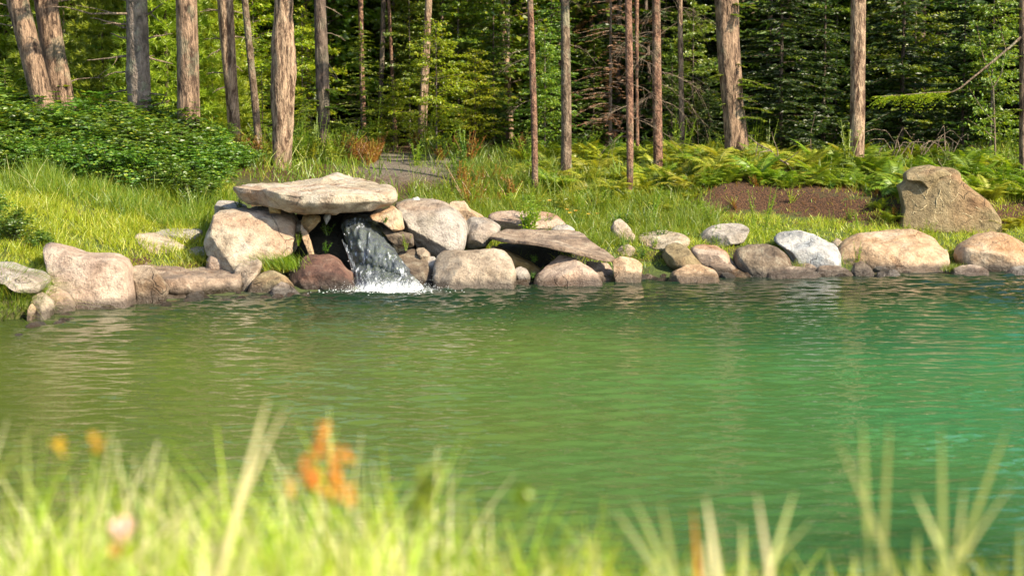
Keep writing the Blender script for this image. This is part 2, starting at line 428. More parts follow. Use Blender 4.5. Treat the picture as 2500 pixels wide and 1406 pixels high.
def loft(name, rings, label, mat, group=None, n=110, sub=7, rough=.03, cat='boulder', topdip=0.0, seed=1):
    """rings: closed outlines from top centre to bottom centre; each a list of (px, py, Y)"""
    R = []
    for ring in rings:
        w = np.array([at(*p) for p in ring]); R.append(w)
    m = len(R[0]); assert all(len(r) == m for r in R)
    # resample every ring by shared parameters of the first ring
    def rs(P):
        Q = np.concatenate([P, P[:1]]); t = np.linspace(0, m, n, endpoint=False)
        return np.stack([np.interp(t, np.arange(m + 1), Q[:, k]) for k in range(3)], -1)
    R = [rs(r) for r in R]
    for k in range(len(R)):
        for _ in range(1): R[k] = .2 * np.roll(R[k], 1, 0) + .6 * R[k] + .2 * np.roll(R[k], -1, 0)
    top = R[0].mean(0); bot = R[-1].mean(0)
    rows = []
    for f in np.linspace(.04, 1, 16)[:-1]: rows.append(top + (R[0] - top) * f + np.array([0, 0, topdip]) * (1 - f ** 2))
    for a, b in zip(R[:-1], R[1:]):
        for f in np.linspace(0, 1, sub + 1)[:-1]: rows.append(a + (b - a) * f)
    for f in np.linspace(1, .04, 10): rows.append(bot + (R[-1] - bot) * f)
    rows = np.array(rows)
    for _ in range(1):  # round the arrises a little
        rows[1:-1] = .22 * rows[:-2] + .56 * rows[1:-1] + .22 * rows[2:]
    V = rows.reshape(-1, 3); K = len(rows)
    p0 = V + seed * 7.7
    g = np.gradient(rows, axis=0); h = np.roll(rows, -1, 1) - np.roll(rows, 1, 1)
    nr = unit(np.cross(h, g)).reshape(-1, 3)
    disp = fbm(p0 * 2.2, 4) * rough + (np.abs(fbm(p0 * 6, 3)) - .2) * rough * .9 + fbm(p0 * 18, 2) * .006
    V = V + nr * disp[:, None]
    V = np.concatenate([V, [V[:n].mean(0), V[-n:].mean(0)]])
    i = np.arange(K - 1)[:, None] * n; j = np.arange(n)[None]
    F = np.stack([i + j, i + n + j, i + n + (j + 1) % n, i + (j + 1) % n], -1).reshape(-1, 4)
    jj = np.arange(n); a, b = K * n, K * n + 1; l = (K - 1) * n
    T = np.concatenate([np.stack([np.full(n, a), jj, (jj + 1) % n], -1), np.stack([np.full(n, b), l + (jj + 1) % n, l + jj], -1)])
    return rock_finish(name, V, [T, F], mat, label, group, cat)

# ------------------------------------------------------------------ foliage meshes (local, base at 0)
def conifer_VF(h, r, seed, wl=.17, per=6, droop=.35, z0=.02, tw=.16, tww=.035, dens=1.0, up=.1):
    """returns foliage VF, branch VF"""
    r_ = np.random.default_rng(seed); A = [[], [], [], [], []]; br = []
    z = z0 * h
    while z < h * .985:
        f = z / h; Lm = r * (1 - f) ** .75 * (.75 + .25 * min(1, f * 8))
        for k in range(per):
            if r_.random() < .12: continue
            az = r_.uniform(0, 2 * np.pi); Lb = max(.08, Lm * r_.uniform(.65, 1.12)); n = max(3, int(Lb / .075 * dens))
            t = np.linspace(0, 1, n)
            dv = np.array([math.cos(az), math.sin(az), 0]); dr = droop * r_.uniform(.5, 1.3) * Lb
            zz = z + r_.uniform(-.5, .5) * wl
            P = np.outer(t * Lb, dv); P[:, 2] = zz + up * Lb * t - dr * t ** 2 + .25 * dr * t ** 4
            if Lb > .3: br.append(tube(P[::max(1, n // 4)] if n > 8 else P, np.linspace(.007, .002, len(P[::max(1, n // 4)] if n > 8 else P)) * (.6 + h / 5), 3))
            sd = np.array([-dv[1], dv[0], 0])
            for sgn in (-1, 1):
                tl = tw * (1.15 - .75 * t) * r_.uniform(.7, 1.2, n) * min(1.6, .7 + Lb * .5)
                D = sgn * sd * .8 + dv * .75; D = np.repeat(D[None], n, 0); D[:, 2] += r_.uniform(-.28, .12, n)
                A[0].append(P); A[1].append(D); A[2].append(np.repeat([[0, 0, 1.]], n, 0) + r_.normal(0, .9, (n, 3))); A[3].append(tl); A[4].append(tl * 0 + tww)
                m = t > .12
                P2 = P[m] + unit(D[m]) * tl[m][:, None] * .45
                for s2 in (-1, 1):
                    D2 = unit(D[m]) + s2 * np.cross(unit(D[m]), [0, 0, 1]) * .8; D2[:, 2] += r_.uniform(-.3, .1, m.sum())
                    A[0].append(P2); A[1].append(D2); A[2].append(np.repeat([[0, 0, 1.]], m.sum(), 0) + r_.normal(0, .9, (m.sum(), 3))); A[3].append(tl[m] * .55); A[4].append(tl[m] * 0 + tww * .8)
            A[0].append(P[-1:]); A[1].append(dv[None] + [[0, 0, -.1]]); A[2].append(np.array([[0, 0, 1.]])); A[3].append(np.array([tw])); A[4].append(np.array([tww]))
        z += wl * (1.15 - .5 * f)
    for k in range(5):
        A[0].append(np.array([[0, 0, h * .93 + k * .012 * h]])); A[1].append(r_.normal(0, .35, (1, 3)) + [[0, 0, 1]]); A[2].append(r_.normal(0, 1, (1, 3))); A[3].append(np.array([tw])); A[4].append(np.array([tww]))
    A = [np.concatenate(a) for a in A]
    return leafq(A[0], A[1], A[2], A[3], A[4], 0.1), joinVF(br)
def pine_VF(h, r, seed, n=1500, per=16, nl=.11):
    r_ = np.random.default_rng(seed)
    z = r_.random(n) ** 1.1 * h * .97 + .03 * h; f = z / h; rr = r * (1 - f) ** .6
    lay = np.round(z / .3) * .3 + r_.normal(0, .05, n)
    az = r_.uniform(0, 2 * np.pi, n); rad = rr * r_.random(n) ** .45
    P = np.stack([np.cos(az) * rad, np.sin(az) * rad, lay + rad * .18], -1)
    out = unit(np.stack([np.cos(az), np.sin(az), az * 0 + .5], -1))
    Pn = np.repeat(P, per, 0); D = unit(np.repeat(out, per, 0) + r_.normal(0, .7, (n * per, 3)))
    return leafq(Pn, D, r_.normal(0, 1, (n * per, 3)), r_.uniform(.6, 1.15, n * per) * nl, .019, 0)
def layered_VF(h, r, seed, n=5200, ll=.055, lw=.034, layers=11, z0=.08):
    """broadleaf sapling with flat horizontal sprays"""
    r_ = np.random.default_rng(seed); PP, DD, NN = [], [], []; br = []
    nb = layers * 7
    for k in range(nb):
        f = z0 + (1 - z0) * (k + r_.random()) / nb
        z = f * h; Lb = r * math.sin(min(1, (1 - f) * 1.25 + .12) * np.pi / 2) * r_.uniform(.5, 1.1) * (.55 + .9 * min(f, .5)); az = r_.uniform(0, 2 * np.pi)
        dv = np.array([math.cos(az), math.sin(az), 0]); sd = np.array([-dv[1], dv[0], 0])
        m = max(10, int(n / nb * Lb / r * 1.6)); t = r_.random(m) ** .7; w = (1 - t * .7) * Lb * .34
        s = r_.uniform(-1, 1, m) * w
        P = np.outer(t * Lb, dv) + s[:, None] * sd; P[:, 2] = z + .30 * Lb * t - .22 * Lb * t ** 2 - np.abs(s) * .12 + r_.normal(0, .018, m)
        D = dv * .8 + np.sign(s)[:, None] * sd * .7 + r_.normal(0, .3, (m, 3)); D[:, 2] -= .25
        PP.append(P); DD.append(D); NN.append(np.array([0, 0, 1.]) + dv * .5 + r_.normal(0, .65, (m, 3)))
        tb = np.linspace(0, 1, 4); B = np.outer(tb * Lb, dv); B[:, 2] = z + .30 * Lb * tb - .22 * Lb * tb ** 2
        br.append(tube(B, np.linspace(.008, .002, 4), 3))
    P = np.concatenate(PP); s = r_.uniform(.6, 1.25, len(P))
    return leafq(P, np.concatenate(DD), np.concatenate(NN), ll * s, lw * s, .15), joinVF(br)
def bush_VF(r, h, seed, n=900, ll=.075, lw=.045):
    """shrub: arching stems with clusters of three leaves"""
    r_ = np.random.default_rng(seed)
    ns = 30; stems = []; PP = []; OUT = []
    for k in range(ns):
        az = r_.uniform(0, 2 * np.pi); R = r * r_.random() ** .5; hh = h * (1 - .55 * (R / r) ** 2) * r_.uniform(.75, 1.15)
        t = np.linspace(0, 1, 7); a2 = az + r_.uniform(-.5, .5)
        B = np.stack([R * t ** .8 * math.cos(az) + .1 * t ** 3 * math.cos(a2), R * t ** .8 * math.sin(az) + .1 * t ** 3 * math.sin(a2), hh * np.sin(t * np.pi * .56) / math.sin(np.pi * .5)], -1)
        stems.append(tube(B, np.linspace(.008, .003, 7), 3))
        m = n // ns; tt = r_.random(m) ** .45; idx = tt * 6
        Pb = np.stack([np.interp(idx, np.arange(7), B[:, c]) for c in range(3)], -1) + r_.normal(0, .075, (m, 3))
        PP.append(Pb)
    P = np.concatenate(PP); P[:, 2] = np.maximum(P[:, 2], .02)
    out = unit(P - np.array([0, 0, h * .25])); out[:, 2] += .2
    Pn = np.repeat(P, 3, 0); az = r_.uniform(0, 2 * np.pi, len(P))[:, None] + np.array([0, 1.9, -1.9])
    D = np.stack([np.cos(az), np.sin(az), az * 0 - .25], -1).reshape(-1, 3) + np.repeat(out, 3, 0) * .5
    Nn = np.repeat(out * .9 + [0, 0, .5], 3, 0) + r_.normal(0, .5, (len(Pn), 3)); s = r_.uniform(.6, 1.2, len(Pn))
    return leafq(Pn, D, Nn, ll * s, lw * s, .18), joinVF(stems)
def fern_VF(Lf, seed, nf=11, pin=20):
    r_ = np.random.default_rng(seed); parts = []; A = [[], [], [], [], []]
    for k in range(nf):
        az = k * 2 * np.pi / nf + r_.uniform(-.3, .3); L1 = Lf * r_.uniform(.7, 1.1); el = r_.uniform(.85, 1.3)
        t = np.linspace(0, 1, pin); dv = np.array([math.cos(az), math.sin(az), 0])
        ang = el - t * r_.uniform(1.0, 1.7); st = L1 / pin
        x = np.cumsum(np.cos(ang)) * st; z = np.cumsum(np.sin(ang)) * st
        P = np.outer(x, dv); P[:, 2] = z
        parts.append(tube(P[::3], .0035, 3))
        T = unit(np.gradient(P, axis=0)); sd = np.cross(dv, [0, 0, 1.]); up = np.cross(sd, T)
        w = L1 * .24 * np.sin(np.clip(t * 1.02 + .06, 0, 1) * np.pi) ** .8 * (1.25 - .6 * t)
        for sg in (-1, 1):
            A[0].append(P); A[1].append(T * .35 + sg * sd - up * .15 + r_.normal(0, .06, P.shape)); A[2].append(up); A[3].append(w); A[4].append(w * 0 + L1 / pin * 1.05)
    A = [np.concatenate(a) for a in A]
    A[4] = np.minimum(A[4], A[3] * .6 + .004)
    return joinVF([leafq(*A, fold=.05, mid=.35)] + parts)
def weed_VF(h, seed, stems=5, leaves=14, ll=.07, lw=.02, spread=.12, flower=None):
    r_ = np.random.default_rng(seed); parts = []; A = [[], [], [], [], []]; tops = []
    for k in range(stems):
        az = r_.uniform(0, 2 * np.pi); hh = h * r_.uniform(.65, 1.05); t = np.linspace(0, 1, 6); sp = spread * r_.uniform(.3, 1.3)
        B = np.stack([sp * (.2 + t ** 1.3) * math.cos(az), sp * (.2 + t ** 1.3) * math.sin(az), hh * t], -1)
        parts.append(tube(B, np.linspace(.006, .002, 6), 4)); tops.append(B[-1])
        n = leaves; tt = r_.uniform(.18, 1, n); P = np.stack([np.interp(tt * 5, np.arange(6), B[:, c]) for c in range(3)], -1)
        a2 = r_.uniform(0, 2 * np.pi, n); D = np.stack([np.cos(a2), np.sin(a2), r_.uniform(-.1, .9, n)], -1)
        s = ll * (1.25 - .75 * tt) * r_.uniform(.7, 1.2, n)
        A[0].append(P); A[1].append(D); A[2].append(np.array([0, 0, 1.]) + r_.normal(0, .3, (n, 3))); A[3].append(s); A[4].append(s * lw / ll)
    A = [np.concatenate(a) for a in A]
    return joinVF([leafq(*A)] + parts), tops
def blades_VF(P, Hh, Wd, r_, lean=.35, bend=.6, seg=3, az=None):
    """grass blades as tapering strips; P (n,3) roots"""
    n = len(P); az = r_.uniform(0, 2 * np.pi, n) if az is None else az
    dv = np.stack([np.cos(az), np.sin(az), az * 0], -1); fa = r_.uniform(0, 2 * np.pi, n); sd = np.stack([np.cos(fa), np.sin(fa), fa * 0], -1)
    ln = np.abs(r_.normal(0, lean, n))[:, None]; bd = np.abs(r_.normal(0, bend, n))[:, None]; Hh = Hh[:, None]; Wd = Wd[:, None]
    rows = []
    for k in range(seg + 1):
        t = k / seg; c = P + dv * Hh * (ln * t + bd * t * t * .6) + np.array([0, 0, 1.]) * Hh * (t - .28 * bd * t ** 2.2)
        w = Wd * (1 - t ** 1.6) * .5 + .0004
        rows += [c - sd * w, c + sd * w]
    V = np.stack(rows, 1)
    F = np.concatenate([np.arange(n)[:, None] * (2 * seg + 2) + np.array([2 * k, 2 * k + 1, 2 * k + 3, 2 * k + 2]) for k in range(seg)])
    return V.reshape(-1, 3), F
# ------------------------------------------------------------------ ground (one sheet)
def ground():
    xs = np.unique(np.round(np.concatenate([np.linspace(-320, -12, 24), np.arange(-12, 12, .11), np.linspace(12, 320, 24)]), 4))
    ys = np.unique(np.round(np.concatenate([np.linspace(-120, -2, 12), np.arange(-2, 16, .22), np.arange(16, 30, .10), np.arange(30, 70, 1.0), np.linspace(70, 500, 22)]), 4))
    X, Y = np.meshgrid(xs, ys); Z = H(X, Y)
    V = np.stack([X, Y, Z], -1).reshape(-1, 3); nx, ny = len(xs), len(ys)
    i = np.arange(ny - 1)[:, None] * nx; j = np.arange(nx - 1)[None]
    F = np.stack([i + j, i + j + 1, i + nx + j + 1, i + nx + j], -1).reshape(-1, 4)
    m, t, p, o = newmat('forest_ground'); v = objvec(t, rnd=False)
    n1 = noise(t, v, .8, 5, .6); n2 = noise(t, v, 7, 5, .7); n3 = noise(t, v, 45, 3, .7)
    litter = ramp(t, n3, [(.3, (.02, .010, .005)), (.48, (.070, .032, .014)), (.62, (.15, .070, .030)), (.72, (.06, .03, .016))])
    moss = ramp(t, n2, [(.3, (.035, .055, .010)), (.6, (.10, .14, .022))])
    geo = t.nodes.new('ShaderNodeNewGeometry'); sx = t.nodes.new('ShaderNodeSeparateXYZ'); t.links.new(geo.outputs['Position'], sx.inputs[0])
    # turf on the lawn shelf near the shore, litter in the wood; bare litter on the steep scarp
    sy = math_(t, 'ADD', sx.outputs[1], math_(t, 'MULTIPLY', n2, 1.6))
    turf = step(t, sy, 25.2, 24.0)
    sn = t.nodes.new('ShaderNodeSeparateXYZ'); t.links.new(geo.outputs['True Normal'], sn.inputs[0])
    steep = step(t, sn.outputs[2], .93, .86)
    deep = step(t, sx.outputs[0], 1.9, 2.3)
    band = math_(t, 'MULTIPLY', math_(t, 'MULTIPLY', step(t, sy, 23.95, 24.35), step(t, sx.outputs[1], 24.2, 23.9)), deep)
    k = math_(t, 'MULTIPLY', turf, math_(t, 'SUBTRACT', 1.0, math_(t, 'MAXIMUM', steep, band)))
    col = mix(t, k, litter, moss)
    col = mix(t, step(t, n1, .57, .66), col, mix(t, .5, litter, moss))
    # sandy gravel track behind the waterfall
    gx = math_(t, 'MULTIPLY', step(t, sx.outputs[0], -2.3, -1.7), step(t, sx.outputs[0], -.35, -.8))
    gy = math_(t, 'MULTIPLY', step(t, sy, 25.1, 25.9), step(t, sy, 30, 28.5))
    grav = ramp(t, n3, [(.3, (.12, .10, .075)), (.7, (.27, .225, .17))])
    col = mix(t, math_(t, 'MULTIPLY', gx, gy), col, grav)
    # pond bed below the water
    col = mix(t, step(t, sx.outputs[2], .03, -.08), col, (.06, .07, .03))
    t.links.new(col, p.inputs['Base Color']); p.inputs['Roughness'].default_value = 1
    bump(t, p, math_(t, 'ADD', n2, n3), 1.0, .05)
    tag(link('ground', mk_mesh('ground', V, F, m)), kind='structure')
ground()

# ------------------------------------------------------------------ pond water
FALLX, FALLY = at(940, 706, 19.7)[:2]
def water():
    xs = np.unique(np.round(np.concatenate([np.linspace(-30, -7.5, 20), np.arange(-7.5, 7.5, .035), np.linspace(7.5, 30, 20)]), 4))
    ys = np.unique(np.round(np.concatenate([np.linspace(3.5, 7.6, 12), np.arange(7.6, 21.6, .024), np.linspace(21.6, 26, 10)]), 4))
    X, Y = np.meshgrid(xs, ys)
    r_ = np.random.default_rng(5); Z = np.zeros_like(X)
    amp = .55 + .9 * sst(-.15, .6, fbm(np.stack([X * .35, Y * .22, X * 0 + 9], -1), 3)) + .55 * sst(3, 5.5, X) + .3 * sst(16, 19, Y)
    for k in range(60):
        lam = .06 * (6.5 ** r_.random()); th = r_.normal(0, .38); kk = 2 * np.pi / lam
        Z += .0062 * (lam / .35) ** .95 * np.sin(kk * (X * math.sin(th) + Y * math.cos(th)) + r_.uniform(0, 6.28) + 1.2 * np.sin(X * r_.uniform(.4, 1.3) + r_.uniform(0, 6)) ) / 60 ** .5 * 1.35
    patch = np.exp(-((X - .8) / 2.6) ** 2 - ((Y - 17.5) / 1.3) ** 2) + .8 * np.exp(-((X - 2.6) / .7) ** 2 - ((Y - 12) / 3.2) ** 2)
    Z *= amp * (1 + .35 * patch)
    for k in range(24):
        lam = .055 * (2.6 ** r_.random()); th = r_.normal(0, .6); kk = 2 * np.pi / lam
        Z += patch * .0066 * (lam / .1) * np.sin(kk * (X * math.sin(th) + Y * math.cos(th)) + r_.uniform(0, 6.28) + 1.5 * np.sin(X * 1.3 + k)) / 24 ** .5 * (.4 + sst(-.1, .4, fbm(np.stack([X * 1.6, Y * 1.2, X * 0 + 31], -1), 2)) * 1.2)
    R = np.hypot(X - FALLX, (Y - FALLY)); e = np.exp(-R / 1.5)
    Z += e * .012 * np.sin(R * 34 + 2 * fbm(np.stack([X * 2, Y * 2, X * 0], -1), 2)) + e * .020 * fbm(np.stack([X * 6, Y * 8, X * 0], -1), 3)
    V = np.stack([X, Y, Z], -1).reshape(-1, 3); nx, ny = len(xs), len(ys)
    i = np.arange(ny - 1)[:, None] * nx; j = np.arange(nx - 1)[None]
    F = np.stack([i + j, i + j + 1, i + nx + j + 1, i + nx + j], -1).reshape(-1, 4)
    m, t, p, o = newmat('pond_water')
    geo = t.nodes.new('ShaderNodeNewGeometry'); sx = t.nodes.new('ShaderNodeSeparateXYZ'); t.links.new(geo.outputs['Position'], sx.inputs[0])
    v = objvec(t, rnd=False); n0 = noise(t, v, .35, 3, .5)
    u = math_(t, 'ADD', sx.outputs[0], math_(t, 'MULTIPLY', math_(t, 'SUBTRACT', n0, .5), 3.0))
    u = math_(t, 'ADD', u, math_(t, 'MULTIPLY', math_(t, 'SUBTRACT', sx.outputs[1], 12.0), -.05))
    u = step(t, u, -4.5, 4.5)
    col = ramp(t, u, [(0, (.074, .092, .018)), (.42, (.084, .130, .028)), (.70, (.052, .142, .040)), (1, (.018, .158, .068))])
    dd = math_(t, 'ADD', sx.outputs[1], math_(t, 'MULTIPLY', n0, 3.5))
    col = mix(t, step(t, dd, 16.6, 20.8), col, (.010, .026, .012))  # dark reflection of the wood put into the body colour towards the far shore
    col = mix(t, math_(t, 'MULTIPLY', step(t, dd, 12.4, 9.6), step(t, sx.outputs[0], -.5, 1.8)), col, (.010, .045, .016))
    # foam and bubbles drifting from the foot of the waterfall
    fx = math_(t, 'SUBTRACT', sx.outputs[0], FALLX + .05); fy = math_(t, 'MULTIPLY', math_(t, 'SUBTRACT', sx.outputs[1], 19.66), 1.5)
    fd = math_(t, 'SQRT', math_(t, 'ADD', math_(t, 'MULTIPLY', fx, fx), math_(t, 'MULTIPLY', fy, fy)))
    fn = noise(t, v, 38, 4, .7); thr = math_(t, 'ADD', .30, math_(t, 'MULTIPLY', fd, .55))
    fm = math_(t, 'MULTIPLY', math_(t, 'SUBTRACT', fn, thr), 9.0); fm = step(t, fm, 0, 1)
    col = mix(t, math_(t, 'MULTIPLY', fm, .85), col, (.80, .84, .84))
    t.links.new(math_(t, 'ADD', .03, math_(t, 'MULTIPLY', fm, .5)), p.inputs['Roughness'])
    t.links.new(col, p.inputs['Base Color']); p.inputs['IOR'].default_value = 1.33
    v2 = objvec(t, (.55, 1, 1), False); nb = noise(t, v2, 16, 3, .55)
    bump(t, p, nb, .35, .012)
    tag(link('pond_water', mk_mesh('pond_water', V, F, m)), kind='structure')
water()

# ------------------------------------------------------------------ the rocks
B = 'boulders edging the pond'
# left bank
rock('mossy_rock', [(-40, 645), (0, 648), (48, 663), (93, 672), (115, 686), (106, 697), (80, 694), (42, 684), (-30, 676)], 'flat grey ledge stone jutting from the mossy tuft at the left edge of the pond', 'grey', 17.8, .5, n=3, lean=.8)
rock('boulder', [(83, 712), (106, 696), (134, 702), (160, 718), (182, 744), (184, 756), (134, 765), (100, 752)], 'smooth pinkish sloping rock wedged between the mossy bank and the tall broad boulder', 'pink', shoreline=True, chops=4)
rock('cobble', [(74, 722), (99, 715), (125, 734), (131, 753), (118, 768), (93, 768), (75, 745)], 'rounded pale cobble beside overhanging grass at the left pond edge', 'tan', 17.55, .16, shoreline=True, chops=2, cat='cobble')
rock('cobble', [(70, 737), (86, 754), (80, 772), (62, 770)], 'tiny orange brown stone peeping out under the overhanging grass', 'orange', 17.4, .1, shoreline=True, chops=1, cat='cobble')
rock('boulder', [(101, 596), (154, 606), (198, 622), (224, 623), (278, 624), (304, 636), (316, 657), (343, 742), (330, 750), (256, 751), (170, 752), (150, 702), (120, 654)], 'large broad pinkish boulder with smooth face and high left shoulder on the left shore', 'pink', shoreline=True, n=3.6, depth=.42, chops=4, rough=.03, sm=0, lean=.35)
rock('boulder', [(317, 653), (339, 648), (368, 649), (386, 670), (411, 705), (408, 725), (384, 740), (341, 742), (326, 702)], 'smooth egg shaped pale boulder leaning beside the broad pinkish boulder', 'tan', shoreline=True, chops=3)
rock('cobble', [(381, 740), (400, 718), (419, 712), (445, 716), (462, 735), (442, 744), (390, 745)], 'low rounded pale stone at the waterline in front of the flat layered slab', 'tan', 18.95, .16, shoreline=True, chops=2, cat='cobble')
loft('layered_slab', [
    [(315, 650, 19.7), (345, 646, 20.0), (416, 648, 20.2), (500, 649, 20.3), (560, 655, 20.1), (594, 668, 19.75), (578, 672, 19.5), (530, 676, 19.35), (470, 686, 19.1), (410, 682, 19.0), (370, 672, 19.2), (330, 662, 19.4)],
    [(318, 670, 19.65), (345, 672, 20.0), (416, 672, 20.3), (500, 672, 20.3), (560, 690, 20.1), (601, 692, 19.75), (588, 700, 19.5), (538, 702, 19.3), (468, 706, 19.05), (408, 702, 18.95), (372, 692, 19.15), (335, 680, 19.4)],
    [(330, 740, 19.65), (345, 750, 20.0), (416, 750, 20.3), (500, 750, 20.3), (560, 750, 20.1), (590, 745, 19.75), (584, 745, 19.55), (535, 745, 19.45), (470, 750, 19.25), (415, 750, 19.1), (385, 752, 19.2), (345, 752, 19.4)]],
    'flat dark layered slab lying at the waterline between two round boulders, left of the waterfall', 'layer', rough=.06)
rock('cobble', [(504, 635), (512, 620), (531, 616), (552, 624), (562, 641), (560, 656), (506, 656)], 'round cobble sitting on the back of the flat layered slab', 'pink', 20.2, .15, chops=1, cat='cobble')
rock('boulder', [(570, 656), (592, 640), (634, 637), (642, 648), (637, 662), (612, 690), (600, 720), (589, 722), (580, 690)], 'sloping tan boulder just right of the flat layered slab', 'tan', 19.75, .22, shoreline=True, chops=3)
rock('boulder', [(605, 710), (614, 686), (637, 665), (659, 660), (694, 673), (717, 696), (733, 718), (672, 722), (624, 724)], 'smooth domed yellowish boulder in front of the reddish brown boulder', 'khaki', 19.55, .25, shoreline=True, chops=2)
rock('cobble', [(630, 724), (666, 705), (682, 690), (698, 694), (735, 720), (704, 728), (656, 730)], 'small wet pointed stone at the waterline before the domed yellowish boulder', 'grey', 19.3, .15, shoreline=True, chops=3, cat='cobble')
rock('boulder', [(700, 678), (712, 662), (737, 628), (763, 622), (800, 620), (820, 630), (843, 659), (857, 670), (880, 704), (834, 716), (772, 720), (737, 717), (712, 700)], 'reddish brown angular boulder at the left foot of the waterfall', 'red', 19.95, .38, shoreline=True, n=3, chops=6, rough=.05)
# upper left bank stones
rock('boulder', [(325, 574), (368, 572), (413, 587), (442, 600), (456, 609), (448, 628), (422, 638), (355, 636), (339, 600)], 'pale wedge shaped rock with a white vein sunk in the left lawn edge', 'tan', 20.55, .35, lean=.7, chops=5)
rock('rock', [(350, 632), (400, 625), (430, 636), (450, 650), (400, 656), (356, 650)], 'low tan rock partly under grass behind the flat layered slab', 'tan', 20.2, .25, lean=.5, chops=4)
rock('flat_stone', [(366, 566), (416, 561), (490, 562), (492, 574), (478, 582), (448, 576), (400, 575)], 'thin flat grey stone lying on the lawn left of the large angular boulder', 'grey', 21.0, .22, lean=.6, n=4, chops=3, cat='stone')
rock('cobble', [(456, 612), (475, 602), (498, 604), (507, 622), (480, 634), (458, 628)], 'half hidden cobble behind a grass tuft left of the large angular boulder', 'grey', 20.55, .14, chops=1, cat='cobble')
# the waterfall pile
rock('boulder', [(503, 591), (507, 568), (515, 545), (526, 519), (552, 516), (632, 519), (692, 516), (714, 529), (721, 550), (724, 579), (716, 616), (686, 628), (649, 643), (609, 656), (566, 656), (544, 632), (515, 616)], 'large angular pale boulder holding up the left side of the cap slab', 'slab', 20.5, .46, n=5.0, chops=6, rough=.075, seed=44, lean=.45, res=110)
rock('rock', [(600, 522), (612, 507), (650, 503), (686, 505), (702, 519), (706, 530), (650, 534)], 'flat brown rock between the large angular boulder and the cap slab', 'tan', 20.95, .3, chops=5, cat='rock')
rock('cobble', [(655, 494), (669, 486), (685, 502), (686, 510), (660, 508)], 'small yellow wedge stone tucked under the cap slab', 'mustard', 20.45, .08, chops=3, cat='cobble')
rock('rock', [(522, 506), (530, 491), (547, 489), (572, 494), (600, 503), (606, 518), (527, 520)], 'grey brown rough rock behind the left end of the cap slab', 'grey', 21.3, .22, chops=6)
loft('cap_slab', [
    [(566, 455, 20.75), (620, 449, 21.3), (690, 445, 21.6), (740, 439, 21.8), (790, 433, 21.9), (826, 421, 21.95), (872, 434, 21.85), (915, 447, 21.5), (966, 462, 20.9), (962, 471, 20.45), (900, 476, 20.2), (820, 475, 20.05), (735, 475, 20.05), (680, 471, 20.15), (650, 462, 20.3), (605, 459, 20.5)],
    [(566, 461, 20.75), (620, 470, 21.3), (690, 480, 21.6), (740, 485, 21.8), (790, 488, 21.9), (826, 488, 21.95), (872, 488, 21.85), (915, 488, 21.5), (968, 478, 20.9), (965, 490, 20.43), (900, 494, 20.2), (820, 498, 20.03), (735, 498, 20.05), (685, 488, 20.15), (645, 478, 20.35), (590, 472, 20.55)],
    [(583, 487, 20.8), (620, 500, 21.2), (690, 505, 21.5), (740, 510, 21.6), (790, 510, 21.7), (826, 510, 21.7), (872, 510, 21.6), (915, 506, 21.4), (955, 498, 21.0), (945, 504, 20.6), (900, 514, 20.4), (830, 523, 20.25), (745, 525, 20.2), (700, 519, 20.25), (655, 506, 20.4), (612, 500, 20.6)]],
    'great flat pale capstone slab laid across the boulders above the waterfall', 'slab', rough=.045, topdip=.015, n=150, seed=4)
rock('cobble', [(734, 542), (740, 528), (760, 522), (780, 527), (783, 540), (771, 552), (752, 558)], 'round amber cobble under the cap slab left of the waterfall', 'mustard', 20.45, .14, chops=0, n=2.1, cat='cobble')
rock('cobble', [(716, 548), (726, 538), (740, 540), (742, 556), (724, 558)], 'little brown cobble beside the round amber cobble', 'tan', 20.6, .1, chops=1, cat='cobble')
rock('upright_stone', [(734, 545), (742, 545), (752, 568), (760, 593), (770, 620), (762, 626), (748, 605), (739, 585), (733, 560)], 'thin rust brown stone blade standing upright left of the waterfall', 'orange', 20.35, .07, chops=3, n=3, cat='stone')
rock('cobble', [(788, 530), (796, 523), (805, 521), (807, 532), (797, 538)], 'small blue grey pebble under the cap slab', 'blue', 20.5, .07, chops=0, cat='cobble')
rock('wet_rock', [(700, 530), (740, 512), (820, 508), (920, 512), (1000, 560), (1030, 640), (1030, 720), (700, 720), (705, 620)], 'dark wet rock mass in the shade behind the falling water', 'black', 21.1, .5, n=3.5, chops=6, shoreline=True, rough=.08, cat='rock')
rock('rock', [(902, 528), (917, 517), (957, 504), (977, 518), (988, 548), (962, 552), (934, 543), (911, 536)], 'tan wedge rock propping the right end of the cap slab', 'orange', 20.5, .2, chops=5, n=3, cat='rock')
rock('boulder', [(958, 500), (985, 489), (1019, 489), (1062, 492), (1088, 500), (1115, 517), (1139, 545), (1142, 562), (1136, 602), (1127, 615), (1062, 632), (1042, 620), (1016, 600), (1000, 579), (985, 555), (976, 525)], 'large rounded pale boulder right of the waterfall beneath the cap slab end', 'grey', 21.05, .48, n=2.7, chops=4, seed=33, res=110)
rock('cobble', [(1001, 492), (1008, 483), (1020, 481), (1029, 490), (1026, 498)], 'small white pebble lying on top of the large rounded pale boulder', 'blue', 21.15, .07, chops=0, cat='cobble')
rock('rock', [(1030, 496), (1040, 487), (1056, 485), (1072, 494), (1080, 506), (1040, 508)], 'small brown rock behind the top of the large rounded pale boulder', 'tan', 21.6, .15, chops=3)
rock('wet_rock', [(930, 556), (962, 560), (1007, 572), (1012, 590), (976, 594), (945, 582)], 'dark wet ledge at the upper right side of the waterfall', 'dark', 20.45, .16, chops=5, cat='rock')
rock('boulder', [(966, 620), (985, 614), (1008, 609), (1033, 628), (1053, 653), (1064, 684), (1060, 712), (1013, 714), (980, 700)], 'brownish boulder with a slanting crack at the right foot of the waterfall', 'dark', 20.38, .28, shoreline=True, chops=5, n=3)
